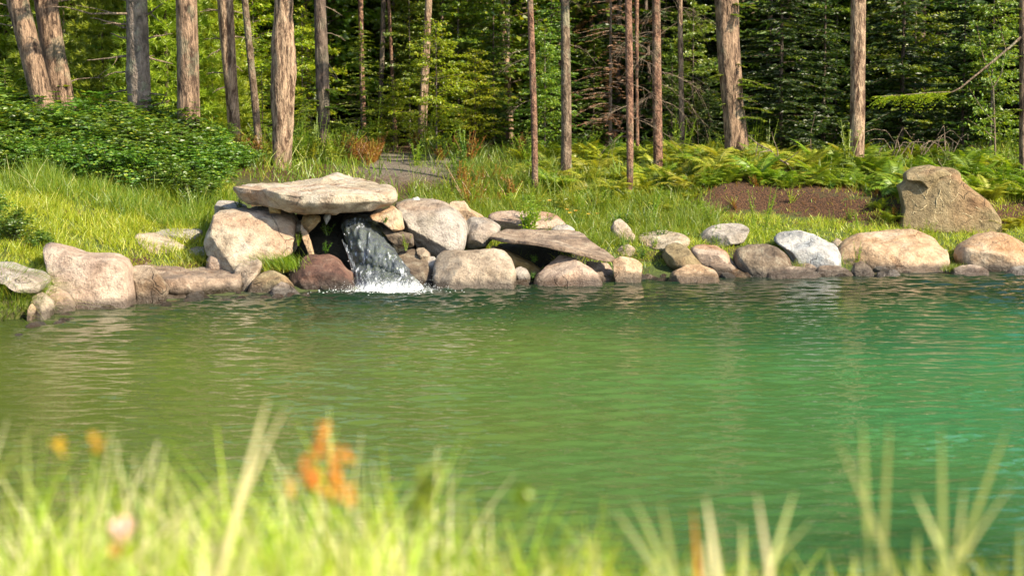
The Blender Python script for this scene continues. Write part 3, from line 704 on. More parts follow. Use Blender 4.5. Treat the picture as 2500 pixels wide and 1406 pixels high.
rock('cobble', [(1014, 606), (1034, 606), (1049, 620), (1052, 634), (1030, 636)], 'small tan stone between the cracked brownish boulder and the large rounded pale one', 'tan', 20.5, .13, chops=3, cat='cobble')
rock('cobble', [(1036, 636), (1046, 627), (1060, 628), (1066, 640), (1062, 662), (1048, 660)], 'small pale cobble just left of the blocky boulder', 'grey', 20.45, .12, chops=1, cat='cobble')
# right of the fall
rock('boulder', [(1058, 656), (1061, 630), (1077, 617), (1141, 612), (1205, 610), (1230, 617), (1247, 634), (1260, 662), (1262, 690), (1256, 702), (1160, 706), (1064, 706)], 'broad blocky pale boulder at the waterline right of the waterfall', 'tan', shoreline=True, n=3.4, chops=6, depth=.36, sm=1, seed=12)
rock('boulder', [(1130, 545), (1150, 532), (1179, 532), (1205, 541), (1222, 557), (1218, 570), (1195, 590), (1180, 602), (1140, 600)], 'grey boulder half hidden between the rounded boulder and the tilted slab', 'grey', 21.3, .3, chops=4)
rock('rock', [(1096, 500), (1104, 491), (1134, 493), (1145, 508), (1178, 526), (1186, 536), (1150, 545), (1118, 530)], 'sloping orange white rock among yellow leaves above the grey boulder', 'orange', 22.0, .2, chops=6, rough=.07)
rock('boulder', [(1186, 532), (1196, 519), (1237, 514), (1320, 517), (1352, 522), (1372, 536), (1386, 552), (1336, 566), (1237, 562), (1205, 550)], 'low brown boulder behind the leafy green plant', 'pink', 22.1, .4, chops=5)
rock('cobble', [(1345, 560), (1360, 551), (1385, 549), (1405, 560), (1400, 568), (1350, 570)], 'small grey stone just above the back edge of the tilted slab', 'grey', 21.6, .1, chops=1, cat='cobble')
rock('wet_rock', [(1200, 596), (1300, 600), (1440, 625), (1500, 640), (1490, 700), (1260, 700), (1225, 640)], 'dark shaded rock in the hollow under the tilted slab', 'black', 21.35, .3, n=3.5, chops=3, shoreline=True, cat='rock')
loft('tilted_slab', [
    [(1195, 577, 20.85), (1210, 568, 21.1), (1240, 558, 21.3), (1290, 557, 21.4), (1340, 561, 21.4), (1386, 562, 21.4), (1416, 564, 21.35), (1440, 580, 21.1), (1464, 603, 20.9), (1488, 618, 20.75), (1501, 633, 20.6), (1480, 630, 20.4), (1444, 619, 20.3), (1395, 608, 20.25), (1345, 598, 20.25), (1290, 589, 20.3), (1235, 584, 20.45)],
    [(1195, 585, 20.85), (1210, 580, 21.1), (1240, 575, 21.3), (1290, 574, 21.4), (1340, 578, 21.4), (1386, 580, 21.4), (1416, 580, 21.35), (1440, 592, 21.1), (1464, 612, 20.9), (1488, 625, 20.75), (1501, 638, 20.6), (1480, 641, 20.4), (1444, 632, 20.3), (1395, 619, 20.25), (1345, 609, 20.25), (1290, 599, 20.3), (1235, 592, 20.45)]],
    'thin tilted grey brown slab leaning down to the right over the waterline rocks', 'layer', rough=.022, n=140, seed=9)
rock('rock', [(1184, 600), (1218, 604), (1256, 620), (1298, 642), (1326, 660), (1312, 680), (1278, 660), (1250, 636), (1210, 615)], 'mustard coloured leaning slab in the shadow under the tilted slab', 'mustard', 20.75, .22, chops=5, n=3.2)
rock('cobble', [(1256, 656), (1272, 650), (1286, 659), (1295, 675), (1292, 690), (1262, 690)], 'round grey brown cobble in the gap right of the broad blocky boulder', 'grey', 20.35, .12, shoreline=True, chops=1, cat='cobble')
rock('cobble', [(1261, 684), (1275, 680), (1290, 684), (1295, 696), (1262, 698)], 'small flat wet cobble at the waterline right of the broad blocky boulder', 'dark', 20.15, .08, shoreline=True, chops=1, cat='cobble')
rock('boulder', [(1296, 692), (1304, 675), (1333, 650), (1368, 625), (1416, 641), (1454, 664), (1468, 684), (1464, 698), (1352, 700)], 'pointed brown triangular boulder under the tilted slab', 'pink', shoreline=True, chops=6, depth=.3, seed=5, lean=.5)
rock('boulder', [(1425, 640), (1448, 642), (1485, 641), (1498, 664), (1502, 686), (1493, 697), (1464, 698), (1450, 668)], 'pinkish block under the right tip of the tilted slab', 'pink', 20.65, .24, shoreline=True, chops=5, n=3)
rock('boulder', [(1493, 637), (1518, 628), (1557, 634), (1571, 646), (1560, 682), (1544, 692), (1502, 692), (1500, 665)], 'small orange pink blocky boulder just right of the tilted slab', 'orange', shoreline=True, chops=6, n=3)
rock('cobble', [(1557, 680), (1582, 669), (1605, 677), (1604, 690), (1560, 692)], 'low pale cobble in the water before the grassy gap', 'pink', 20.75, .14, shoreline=True, chops=1, cat='cobble')
rock('boulder', [(1490, 557), (1499, 541), (1515, 535), (1528, 544), (1551, 576), (1544, 596), (1528, 600), (1500, 582)], 'egg shaped stone standing upright in the grass above the small orange pink block', 'tan', chops=3)
rock('boulder', [(1556, 584), (1563, 573), (1608, 565), (1656, 569), (1686, 582), (1682, 598), (1634, 610), (1576, 603)], 'low pale flat topped stone lying in grass behind the shore', 'slab', chops=4, lean=.6)
rock('cobble', [(1506, 612), (1518, 600), (1536, 597), (1550, 608), (1544, 622), (1512, 624)], 'small brown stone half buried in weeds below the egg shaped stone', 'tan', chops=1, cat='cobble')
rock('boulder', [(1616, 624), (1624, 604), (1646, 594), (1672, 601), (1698, 623), (1717, 645), (1704, 655), (1659, 662), (1630, 648)], 'smooth tan boulder tilting right above the low orange rock', 'khaki', 21.35, .3, chops=2)
rock('boulder', [(1614, 686), (1640, 666), (1682, 650), (1720, 644), (1752, 664), (1770, 682), (1736, 690), (1672, 692)], 'low wide orange rock at the waterline beneath the smooth tan boulder', 'orange', shoreline=True, chops=5, depth=.25, lean=.5)
rock('boulder', [(1686, 612), (1700, 601), (1719, 599), (1750, 600), (1772, 616), (1790, 638), (1798, 655), (1770, 668), (1735, 655), (1700, 640)], 'greyish pink boulder left of the dark speckled round boulder', 'pink', 21.35, .28, chops=3)
rock('rock', [(1729, 648), (1764, 636), (1788, 637), (1804, 657), (1790, 676), (1761, 676)], 'low reddish brown rock under the greyish pink boulder', 'layer', 21.15, .18, chops=4)
rock('boulder', [(1700, 590), (1714, 570), (1726, 560), (1764, 545), (1793, 541), (1818, 547), (1831, 560), (1814, 592), (1732, 604)], 'grey rough boulder sitting higher up in the weeds behind the shore stones', 'grey', chops=6)
rock('cobble', [(1762, 672), (1774, 656), (1796, 653), (1836, 676), (1831, 688), (1767, 688)], 'low yellowish stone at the waterline left of the dark speckled boulder', 'khaki', 21.0, .16, shoreline=True, chops=2, cat='cobble')
rock('boulder', [(1791, 632), (1799, 612), (1828, 600), (1873, 595), (1898, 602), (1924, 625), (1936, 648), (1930, 668), (1880, 682), (1834, 682), (1802, 662)], 'dark speckled round boulder on the right shore', 'dark', 21.2, .34, shoreline=True, chops=1, n=2.3)
rock('boulder', [(1845, 684), (1866, 660), (1905, 651), (1962, 654), (2004, 667), (2016, 680), (1988, 686), (1892, 688)], 'long low brown rock at the waterline in front of the dark speckled boulder', 'layer', 20.95, .22, shoreline=True, chops=3)
rock('boulder', [(1885, 590), (1905, 571), (1956, 568), (1994, 576), (2033, 595), (2049, 620), (2051, 652), (2039, 660), (1988, 660), (1943, 655), (1930, 628), (1915, 606)], 'blue grey and white veined boulder on the right shore', 'blue', 21.65, .42, chops=4, n=2.8, seed=8)
rock('cobble', [(1941, 652), (1950, 644), (1974, 643), (1996, 655), (1990, 668), (1950, 668)], 'small brown rock in front of the blue grey and white boulder', 'layer', 21.2, .12, shoreline=True, chops=2, cat='cobble')
rock('cobble', [(1990, 666), (2004, 652), (2046, 650), (2068, 656), (2083, 672), (2078, 682), (2020, 684)], 'low brown waterline rock below the gap between the veined boulder and the huge ochre one', 'layer', 21.1, .18, shoreline=True, chops=3, cat='cobble')
rock('cobble', [(2078, 664), (2087, 644), (2106, 639), (2122, 650), (2136, 668), (2120, 680), (2084, 680)], 'round dark grey cobble leaning on the lower left of the huge ochre boulder', 'dark', 21.15, .14, shoreline=True, chops=1, cat='cobble')
rock('boulder', [(2045, 618), (2062, 602), (2110, 579), (2180, 572), (2244, 571), (2292, 586), (2308, 617), (2311, 636), (2298, 660), (2282, 674), (2212, 676), (2129, 672), (2084, 665), (2050, 650)], 'huge ochre boulder with a rugged craggy face, longest on the right shore', 'orange', 21.85, .55, shoreline=True, n=4.2, chops=8, rough=.08, seed=17, res=120)
rock('cobble', [(2120, 676), (2145, 663), (2163, 664), (2162, 680)], 'left one of two tiny cobbles in front of the huge ochre boulder', 'grey', 21.0, .1, shoreline=True, chops=1, cat='cobble')
rock('cobble', [(2158, 670), (2170, 659), (2190, 659), (2200, 672), (2180, 681), (2160, 681)], 'right one of two tiny cobbles in front of the huge ochre boulder', 'grey', 21.1, .1, shoreline=True, chops=1, cat='cobble')
rock('boulder', [(2335, 634), (2335, 612), (2346, 599), (2391, 576), (2436, 568), (2470, 576), (2502, 600), (2530, 625), (2525, 660), (2468, 672), (2420, 672), (2356, 658)], 'rounded ochre boulder cut by the right frame edge', 'orange', 21.85, .45, shoreline=True, chops=4, n=2.8, seed=3)
rock('cobble', [(2312, 672), (2330, 656), (2356, 648), (2391, 646), (2414, 657), (2425, 672), (2372, 680)], 'low pale rock at the waterline in front of the rounded ochre boulder', 'pink', 21.2, .18, shoreline=True, chops=3, cat='cobble')
rock('cobble', [(2302, 660), (2318, 652), (2340, 652), (2350, 664), (2318, 674)], 'little brown rock in the gap between the two ochre boulders', 'dark', 21.4, .1, shoreline=True, chops=2, cat='cobble')
rock('cobble', [(2455, 668), (2475, 654), (2500, 649), (2530, 652), (2540, 674), (2470, 676)], 'low grey rock at the waterline at the right frame edge', 'grey', 21.2, .18, shoreline=True, chops=2, cat='cobble')
rock('cobble', [(2030, 592), (2046, 580), (2060, 590), (2054, 610), (2038, 610)], 'small pale stone behind the veined boulder in the lawn edge', 'tan', 22.2, .12, chops=1, cat='cobble')
rock('standing_stone', [(2190, 556), (2196, 529), (2204, 510), (2199, 478), (2192, 456), (2209, 443), (2209, 424), (2238, 409), (2276, 404), (2292, 409), (2330, 411), (2341, 422), (2344, 438), (2372, 462), (2410, 491), (2436, 535), (2442, 560), (2308, 564)], 'tall khaki standing slab with flat broken top and pale veins on the right lawn', 'khaki', 23.0, .22, n=5, chops=3, rough=.02, sm=0, lean=.12, seed=2, cat='stone', res=120)

def stone_details():
    o = ROCKS[-1]; me = o.data; n = len(me.vertices); co = np.empty(n * 3, np.float32); me.vertices.foreach_get('co', co); co = co.reshape(-1, 3) + np.array(o.location)
    fr = co[co[:, 1] < np.median(co[:, 1]) + .05]
    def onface(px, py):
        p = at(px, py, 22.85); k = np.argmin((fr[:, 0] - p[0]) ** 2 + (fr[:, 2] - p[2]) ** 2); return at(px, py, fr[k, 1] - .001)
    m, t, p, _ = newmat('pale_vein'); p.inputs['Base Color'].default_value = (.44, .36, .21, 1); p.inputs['Roughness'].default_value = .9
    r_ = np.random.default_rng(1)
    for v in [[(2236, 452), (2246, 462), (2256, 478), (2262, 486)], [(2275, 452), (2265, 465), (2262, 480)], [(2297, 462), (2292, 478), (2285, 492), (2288, 508)], [(2292, 478), (2300, 490), (2305, 505)], [(2226, 486), (2232, 497), (2240, 504)],
              [(2276, 515), (2290, 522), (2302, 519)], [(2318, 450), (2322, 440), (2320, 425)], [(2218, 470), (2224, 478)], [(2340, 470), (2334, 482), (2322, 492)], [(2284, 512), (2280, 530), (2290, 545)], [(2350, 520), (2372, 528), (2400, 540)], [(2380, 505), (2396, 512)], [(2230, 520), (2250, 512), (2262, 500)]]:
        q = np.array(v, float); t_ = np.linspace(0, len(q) - 1, 14); Q = np.stack([np.interp(t_, np.arange(len(q)), q[:, c]) for c in range(2)], -1) + r_.normal(0, 1.3, (14, 2))
        P = np.array([onface(*a) for a in Q]) - np.array(o.location); V, F = tube(P, r_.uniform(.002, .006, 14), 5)
        link('vein', mk_mesh('vein', V, F, m), o)
    c = rock('broken_top', [(2207, 440), (2210, 424), (2238, 409), (2276, 404), (2292, 409), (2330, 411), (2341, 421), (2318, 428), (2290, 432), (2262, 448), (2240, 440)], 'lighter broken ledge', 'khaki', 22.98, .20, n=4, chops=6, rough=.04, sm=0, lean=.9)
    del c['category']; loc = np.array(c.location) - np.array(o.location); c.parent = o; c.location = loc
stone_details()
# ------------------------------------------------------------------ shared foliage meshes
def leafmesh(name, VF, mat): return mk_mesh(name, VF[0], VF[1], M[mat], smooth=False)
def plant_meshes(kind, fol, br, fm, bm):
    return (leafmesh(kind + '_foliage', fol, fm), mk_mesh(kind + '_branches', br[0], br[1], M[bm]))
SPEC = {}
for k in range(3):
    SPEC['spruce%d' % k] = plant_meshes('spruce', *conifer_VF(3.2, .95, 10 + k, wl=.13, tw=.17, tww=.042), 'spruce', 'twig')
for k in range(2):
    SPEC['hemlock%d' % k] = plant_meshes('hemlock', *conifer_VF(3.6, 1.25, 20 + k, wl=.15, per=7, droop=.25, tw=.18, tww=.048), 'hemlock', 'twig')
SPEC['lit0'] = plant_meshes('young_spruce', *conifer_VF(1.9, .62, 30, wl=.10, per=6, droop=.2, tw=.11, tww=.030), 'spruce_lit', 'twig')
SPEC['lit1'] = plant_meshes('young_spruce', *conifer_VF(2.4, .8, 31, wl=.13, per=6, droop=.2, tw=.13, tww=.034), 'spruce_lit', 'twig')
SPEC['browning'] = plant_meshes('dying_spruce', *conifer_VF(3.2, .9, 33, wl=.17, per=6, droop=.4, tw=.13, tww=.022, dens=.8), 'brown_needles', 'deadwood')
for k in range(2):
    f = pine_VF(4.4, 1.15, 40 + k, n=2600, per=12, nl=.14)
    SPEC['pine%d' % k] = plant_meshes('pine', f, tube([[0, 0, 0], [0, 0, 4]], [.03, .01], 6), 'pine', 'twig')
for k in range(2):
    SPEC['beech%d' % k] = plant_meshes('beech', *layered_VF(2.5, 1.0, 50 + k, n=6500), 'beech', 'twig')
    SPEC['maple%d' % k] = plant_meshes('maple', *layered_VF(4.2, 1.35, 55 + k, n=9000, ll=.075, lw=.055, layers=14), 'maple', 'twig')
POLE = {k: mk_mesh('stem', *[*tube([[0, 0, -.3], [.01, 0, h * .5], [0, 0, h * .96]], [r, r * .6, .008], 8)], M[m]) for k, h, r, m in
        (('spruce', 3.2, .035, 'bark_dark'), ('hemlock', 3.6, .045, 'bark_dark'), ('lit', 1.9, .02, 'bark_young'), ('browning', 3.2, .035, 'deadwood'),
         ('pine', 4.4, .04, 'bark_young'), ('beech', 2.5, .02, 'bark_grey'), ('maple', 4.2, .03, 'bark_grey'))}
def sapling(name, spec, x, y, scale, label, cat='tree', group=None, rz=None, z=None):
    z = float(H(x, y)) if z is None else z
    r = empty(name, (x, y, z), label, cat, group)
    f, b = SPEC[spec]; pk = spec.rstrip('012')
    link('foliage', f, r); link('branches', b, r); link('trunk', POLE[pk], r)
    r.rotation_euler[2] = random.uniform(0, 6.28) if rz is None else rz
    r.scale = (scale, scale, scale) if isinstance(scale, (int, float)) else scale
    return r

# ------------------------------------------------------------------ forest trees with big trunks
def crown_VF(seed, n=2600, rad=1.9, zl=5.5):
    r_ = np.random.default_rng(seed); nb = 70
    c = np.stack([r_.normal(0, rad * .45, nb), r_.normal(0, rad * .45, nb), r_.random(nb) * zl], -1); c[:, :2] *= (1.15 - c[:, 2:] / zl * .85)
    P = np.repeat(c, n // nb, 0); P = P + r_.normal(0, .26, P.shape) * [1, 1, .4]
    D = unit(P * [1, 1, 0] + r_.normal(0, .4, P.shape)); return leafq(P, D, [0, 0, 1] + r_.normal(0, .4, P.shape), r_.uniform(.15, .32, len(P)), .09)
CROWN = [leafmesh('crown', crown_VF(60 + k), 'spruce') for k in range(3)]
def trunk_VF(pts, rad, seed, seg=26, amp=.07, twist=0.0, knots=(), vis=3.4):
    """pts: centreline (n,3); rad per point. returns V,F with bark ridges"""
    pts = np.asarray(pts, float); d = np.concatenate([[0], np.cumsum(np.linalg.norm(np.diff(pts, axis=0), axis=1))])
    t = np.concatenate([np.arange(0, 4.6, .045), np.linspace(4.7, d[-1], 14)]); t = t[t <= d[-1]]
    c = np.stack([np.interp(t, d, pts[:, k]) for k in range(3)], -1); r = np.interp(t, d, rad)
    for _ in range(6): c[1:-1] = (c[:-2] + 2 * c[1:-1] + c[2:]) / 4
    a = np.linspace(0, 2 * np.pi, seg, endpoint=False)
    A = a[None] + twist * t[:, None]
    cs = np.stack([np.cos(A) * 1, np.sin(A) * 1, np.repeat(t[:, None] * 1.1, seg, 1)], -1)
    n = fbm(cs * [3.2, 3.2, 1.1] + seed * 3.1, 4) * amp + np.abs(fbm(cs * [7, 7, 1.8] + seed, 2)) * amp * .7 + fbm(cs * [.9, .9, .8] + seed * 5, 2) * amp * 1.3
    for kz, ka, ks, kh in knots: n = n + kh * np.exp(-((t[:, None] - kz) / ks) ** 2) * (.5 + .5 * np.cos(a[None] - ka)) ** 2
    R = r[:, None] * (1 + n)
    V = c[:, None] + np.stack([R * np.cos(a), R * np.sin(a), R * 0], -1)
    K = len(t); i = np.arange(K - 1)[:, None] * seg; j = np.arange(seg)[None]
    F = np.stack([i + j, i + (j + 1) % seg, i + seg + (j + 1) % seg, i + seg + j], -1).reshape(-1, 4)
    return V.reshape(-1, 3), F
TREES = {}
def forest_tree(key, pts, Y, label, mat='bark', name='pine_tree', crown=11, height=17, twist=0.0, amp=.08, knots=(), flare=1.35, seg=26, group=None, dy=0):
    """pts: (px, py, width px) from base upwards at depth Y"""
    W = [(at(px, py, Y), w / FPX * Y / 2) for px, py, w in pts]
    z0 = float(H(W[0][0][0], Y)); base = W[0][0].copy()
    dz = base[2] - z0
    line = [base - (W[1][0] - base) / (W[1][0][2] - base[2]) * (dz + .35)]; rad = [W[0][1] * flare * (1.0 if dz < .25 else 1.15)]
    for p, r in W: line.append(p); rad.append(r)
    rad[1] = W[0][1] * 1.02
    dirn = (W[-1][0] - W[-2][0]); dirn = dirn / max(dirn[2], .3); p = W[-1][0].copy(); r = W[-1][1]
    while p[2] < height:
        dirn = dirn * [.6, .6, 1]; p = p + dirn * 1.5 / dirn[2]; r = max(.03, r * .9); line.append(p.copy()); rad.append(r)
    root = np.array([base[0], Y, z0])
    o = empty(name, root, label, 'tree', group)
    V, F = trunk_VF(np.array(line) - root, rad, len(TREES) + 1, seg, amp, twist, knots)
    link('trunk', mk_mesh('trunk', V, F, M[mat]), o)
    top = np.array([p for p in line if p[2] <= crown + 1][-1]) - root
    c = link('crown', CROWN[len(TREES) % 3], o, (top[0], top[1], crown - z0)); c.rotation_euler[2] = random.uniform(0, 6)
    TREES[key] = (o, np.array(line), np.array(rad))
    return o
def trunk_point(key, py):
    o, line, rad = TREES[key]
    best = None
    for k in range(len(line) - 1):
        for f in np.linspace(0, 1, 12):
            p = line[k] * (1 - f) + line[k + 1] * f
            d = p - [0, 0, CAMH]; row = 703 - FPX * (d[1] * _s + d[2] * _c) / (d[1] * _c - d[2] * _s)
            if best is None or abs(row - py) < best[0]: best = (abs(row - py), p, rad[k] * (1 - f) + rad[k + 1] * f)
    return best[1], best[2]
def branch(key, py, side, Lb, rise=0.0, droop=.1, r0=.018, fork=2, mat='deadwood', seed=0, depth=.0, leafy=None):
    """a limb of a tree: side -1 left, +1 right, Lb metres"""
    o = TREES[key][0]; p, r = trunk_point(key, py); r_ = np.random.default_rng(int(seed + 5000 + int(py) * 7 + int(side * 3)))
    dv = unit(np.array([side, depth + r_.normal(0, .25), rise])); n = 8; t = np.linspace(0, 1, n)
    P = p + np.outer(t * Lb, dv) + dv * 0; P[:, 2] -= droop * Lb * t ** 2; P[1:] += np.cumsum(r_.normal(0, .016 * max(Lb, .3), (n - 1, 3)), 0)
    parts = [tube(P, np.linspace(r0, r0 * .25, n), 6)]
    for k in range(fork):
        s = r_.integers(2, n - 1); l2 = Lb * r_.uniform(.2, .5); d2 = unit(dv + r_.normal(0, .55, 3)); q = np.linspace(0, 1, 5)
        B2 = P[s] + np.outer(q * l2, d2); B2[:, 2] -= droop * l2 * q ** 2 * 1.5; B2[1:] += np.cumsum(r_.normal(0, .02 * l2, (4, 3)), 0)
        parts.append(tube(B2, np.linspace(r0 * .45, r0 * .12, 5), 4))
        if fork > 3:
            for m in range(3):
                d3 = unit(d2 + r_.normal(0, .7, 3)); a3 = B2[r_.integers(1, 4)]; l3 = l2 * .5
                B3 = a3 + np.outer(np.linspace(0, 1, 4) * l3, d3); B3[:, 2] -= droop * l3 * np.linspace(0, 1, 4) ** 2
                parts.append(tube(B3, [r0 * .2, r0 * .15, r0 * .12, r0 * .08], 3))
    V, F = joinVF(parts); root = np.array(o.location)
    b = link('branch', mk_mesh('branch', V - root, F, M[mat]), o)
    if leafy:
        m = max(5, int(Lb / .03)); tt = np.linspace(.15, 1, m); Pb = np.stack([np.interp(tt * (n - 1), np.arange(n), P[:, c]) for c in range(3)], -1)
        sd = np.cross(dv, [0, 0, 1.]); A = [[], [], [], [], []]
        for sg in (-1, 1):
            D = dv * .9 + sg * sd * .8 + r_.normal(0, .15, (m, 3)) - [0, 0, .18]; tl = .15 * (1.2 - tt * .6) * min(1.3, Lb * 1.6)
            A[0].append(Pb); A[1].append(D); A[2].append(np.array([0, 0, 1.]) + r_.normal(0, .25, (m, 3))); A[3].append(tl * .9); A[4].append(tl * 0 + .026)
            for s2 in (-1, 1):
                for ff in (.3, .6):
                    D2 = unit(D) + s2 * np.cross(unit(D), [0, 0, 1.]) * .8; P2 = Pb + unit(D) * tl[:, None] * ff
                    A[0].append(P2); A[1].append(D2); A[2].append(np.array([0, 0, 1.]) + r_.normal(0, .3, (m, 3))); A[3].append(tl * .45); A[4].append(tl * 0 + .022)
        A = [np.concatenate(a) for a in A]; V2, F2 = leafq(*A)
        link('needles', mk_mesh('needles', V2 - root, F2, M[leafy], False), b)
    return b
T = forest_tree
T('a', [(132, 350, 58), (100, 230, 56), (70, 110, 55), (42, 0, 54)], 25.0, 'left one of two big trunks leaning left, patched with pale green lichen', crown=11)
T('b', [(172, 362, 56), (150, 230, 56), (128, 110, 56), (112, 0, 57)], 25.3, 'right one of two big leaning trunks, brown bark flaking near its foot', crown=11)
T('c', [(58, 335, 48), (45, 200, 46), (25, 0, 44)], 31, 'thick dark trunk in shade behind the two leaning trunks', 'bark', crown=11)
T('d', [(198, 325, 22), (190, 160, 22), (180, 0, 20)], 31, 'straight slim reddish trunk just right of the two leaning trunks', 'bark_red', crown=11)
T('e', [(340, 375, 50), (343, 300, 56), (338, 180, 56), (336, 90, 52), (334, 0, 50)], 25.0, 'knobbly grey trunk with many dead stub branches', 'bark_grey', 'spruce_tree', crown=11, amp=.05, knots=[(.95, 4.6, .12, .16), (2.1, 1.6, .1, .14), (1.5, 4.0, .1, .12), (2.6, 5.2, .09, .13)])
T('f', [(463, 395, 52), (461, 300, 54), (459, 150, 53), (455, 0, 50)], 24.5, 'straight thick ridged trunk right of the knobbly grey one', crown=11)
T('g', [(577, 400, 30), (567, 250, 32), (556, 100, 36), (550, 0, 37)], 27.5, 'sunlit pale trunk with curled dead snags on its left', 'bark_pale', crown=11)
T('h', [(637, 405, 18), (622, 250, 18), (607, 100, 17), (597, 0, 16)], 26, 'slim trunk leaning left beside the sunlit pale trunk', 'bark_young', crown=11, seg=16)
T('i', [(688, 412, 42), (690, 330, 45), (690, 240, 50), (694, 160, 55), (688, 110, 50), (692, 60, 42), (694, 0, 40)], 25, 'twisted gnarled trunk with a long scarred swelling', 'bark_pale', crown=11, twist=.9, amp=.17, knots=[(1.9, 5.4, .25, .3), (1.35, 4.2, .3, .2)])
T('j', [(793, 402, 30), (790, 300, 30), (786, 150, 32), (780, 0, 28)], 26.5, 'trunk half hidden by dark needles left of the small light spruce', 'bark_dark', crown=11)
T('k', [(889, 380, 14), (884, 200, 13), (880, 0, 12)], 30, 'thin straight trunk behind the small light spruce', 'bark_red', crown=11, seg=14)
T('l', [(1028, 395, 22), (1034, 250, 22), (1040, 130, 19), (1047, 0, 17)], 29.5, 'trunk rising through the yellow green beech, sunlit above it', 'bark_pale', crown=11, seg=16)
T('m', [(1251, 395, 14), (1243, 250, 14), (1234, 120, 14), (1221, 0, 13)], 31, 'thin crooked pale trunk right of the beech', 'bark_pale', crown=11, seg=14)
T('n', [(1306, 460, 15), (1304, 300, 16), (1299, 150, 16), (1294, 0, 14)], 24, 'thin straight reddish trunk, first of the slim row in front', 'bark_red', 'spruce_tree', crown=11, seg=18, amp=.05)
T('o', [(1382, 432, 24), (1383, 300, 25), (1381, 150, 24), (1379, 0, 20)], 25, 'olive brown trunk, second of the slim row, next to the thin reddish one', 'bark_young', 'spruce_tree', crown=11, seg=20, amp=.06)
T('p', [(1538, 466, 15), (1538, 300, 17), (1536, 150, 18), (1534, 0, 16)], 24, 'thin dark trunk with wiry dead twigs, third of the slim row', 'bark_red', 'spruce_tree', crown=11, seg=18, amp=.05)
T('q', [(1557, 435, 8), (1556, 330, 8), (1555, 200, 7)], 27, 'very thin pole of a tree behind the third slim trunk', 'bark_red', crown=10, seg=10)
T('r', [(1607, 424, 23), (1605, 300, 23), (1603, 150, 22), (1602, 0, 20)], 25.3, 'smooth brown trunk with drooping dead branches, fourth of the slim row', 'bark_red', 'spruce_tree', crown=11, seg=20, amp=.04)
T('s', [(1665, 375, 13), (1663, 200, 12), (1660, 0, 12)], 28.5, 'thin pale trunk behind a veil of bare twigs', 'bark_pale', crown=11, seg=14)
T('t', [(1803, 418, 64), (1797, 340, 54), (1789, 250, 50), (1778, 120, 53), (1772, 0, 56)], 25.5, 'massive trunk flaring at its foot with green sprigs growing on it', 'bark', crown=11, seg=36)
T('u', [(2091, 402, 36), (2093, 300, 35), (2095, 150, 36), (2096, 0, 37)], 25.7, 'solitary straight sunlit trunk standing before the dark hemlocks', 'bark_pale', crown=11)
T('v', [(2500, 432, 24), (2500, 250, 24), (2499, 0, 22)], 25, 'trunk cut by the right edge of the picture', 'bark', crown=11)
T('w', [(1509, 300, 12), (1507, 150, 14), (1503, 0, 16)], 32, 'pale trunk high behind the brown dying spruce', 'bark_pale', crown=11, seg=14)
T('x', [(1362, 400, 14), (1358, 250, 15), (1364, 150, 13)], 33, 'dim brown trunk deep in shade left of the olive brown one', 'bark_dark', crown=11, seg=14)
T('y', [(1405, 400, 8), (1403, 200, 7)], 33, 'thin grey pole of a trunk deep in shade right of the olive brown one', 'bark_grey', crown=11, seg=10)
MARK = [(105, 'leaning trunks'), (340, 'knobbly trunk'), (460, 'ridged trunk'), (565, 'pale trunk'), (690, 'twisted trunk'), (884, 'light spruce'), (1040, 'beech'), (1300, 'first slim trunk'),
        (1382, 'second slim trunk'), (1537, 'third slim trunk'), (1605, 'fourth slim trunk'), (1790, 'massive trunk'), (2094, 'solitary trunk'), (2430, 'forked sapling')]
def where(px):
    if px < MARK[0][0]: return 'left of the ' + MARK[0][1]
    if px > MARK[-1][0]: return 'right of the ' + MARK[-1][1]
    for (a, n1), (b, n2) in zip(MARK[:-1], MARK[1:]):
        if a <= px <= b: return 'between %s and %s' % (n1, n2)
# dim trunks deep in the wood
rr = np.random.default_rng(77)
for k in range(34):
    px = rr.uniform(-60, 2560); Y = rr.uniform(30, 42); w = rr.uniform(5, 13); ln = rr.uniform(-25, 25)
    T('deep%d' % k, [(px, 395, w), (px + ln * .5, 200, w), (px + ln, 0, w * .9)], Y, 'dim slender trunk deep in the wood, ' + where(px), rr.choice(['bark_dark', 'bark_red', 'bark_young']), crown=11, seg=9, group='slender trunks deep in the wood')
# dead and living limbs
for py, sd, Lb, ri in [(38, -1, .85, .1), (62, -1, .35, .3), (72, -1, .28, .2), (105, -1, .22, .35), (142, -1, .45, -.02), (178, -1, .22, 0), (255, -1, .2, .15), (210, -1, .3, -.2), (52, 1, .25, .5), (105, 1, .25, .3), (140, 1, .25, -.2), (18, -1, .5, .5), (265, 1, .15, .2), (222, 1, .15, -.1)]:
    branch('e', py, sd, Lb + .2, ri, .05, .02, 1, 'deadwood')
for py, sd, Lb, ri in [(25, -1, .4, .25), (100, -1, .35, .3), (120, -1, .3, -.3), (185, -1, .35, .25), (215, -1, .25, -.1), (25, 1, .3, .1), (95, 1, .3, .2), (155, 1, .2, -.2)]:
    branch('g', py, sd, Lb, ri, .25, .017, 1, 'deadwood')
for py, sd, Lb in [(25, -1, .35), (50, -1, .2), (70, -1, .3), (212, 1, .4), (10, 1, .2)]:
    branch('a' if sd < 0 else 'b', py, sd, Lb + .15, .3, .1, .014, 1, 'deadwood')
for py, sd, Lb, ri in [(18, 1, .3, -.2), (88, 1, .35, .05), (130, 1, .3, -.9), (250, -1, .35, .3), (160, 1, .25, -.5)]:
    branch('j', py, sd, Lb, ri, .3, .009, 2, 'deadwood')
rr = np.random.default_rng(5)
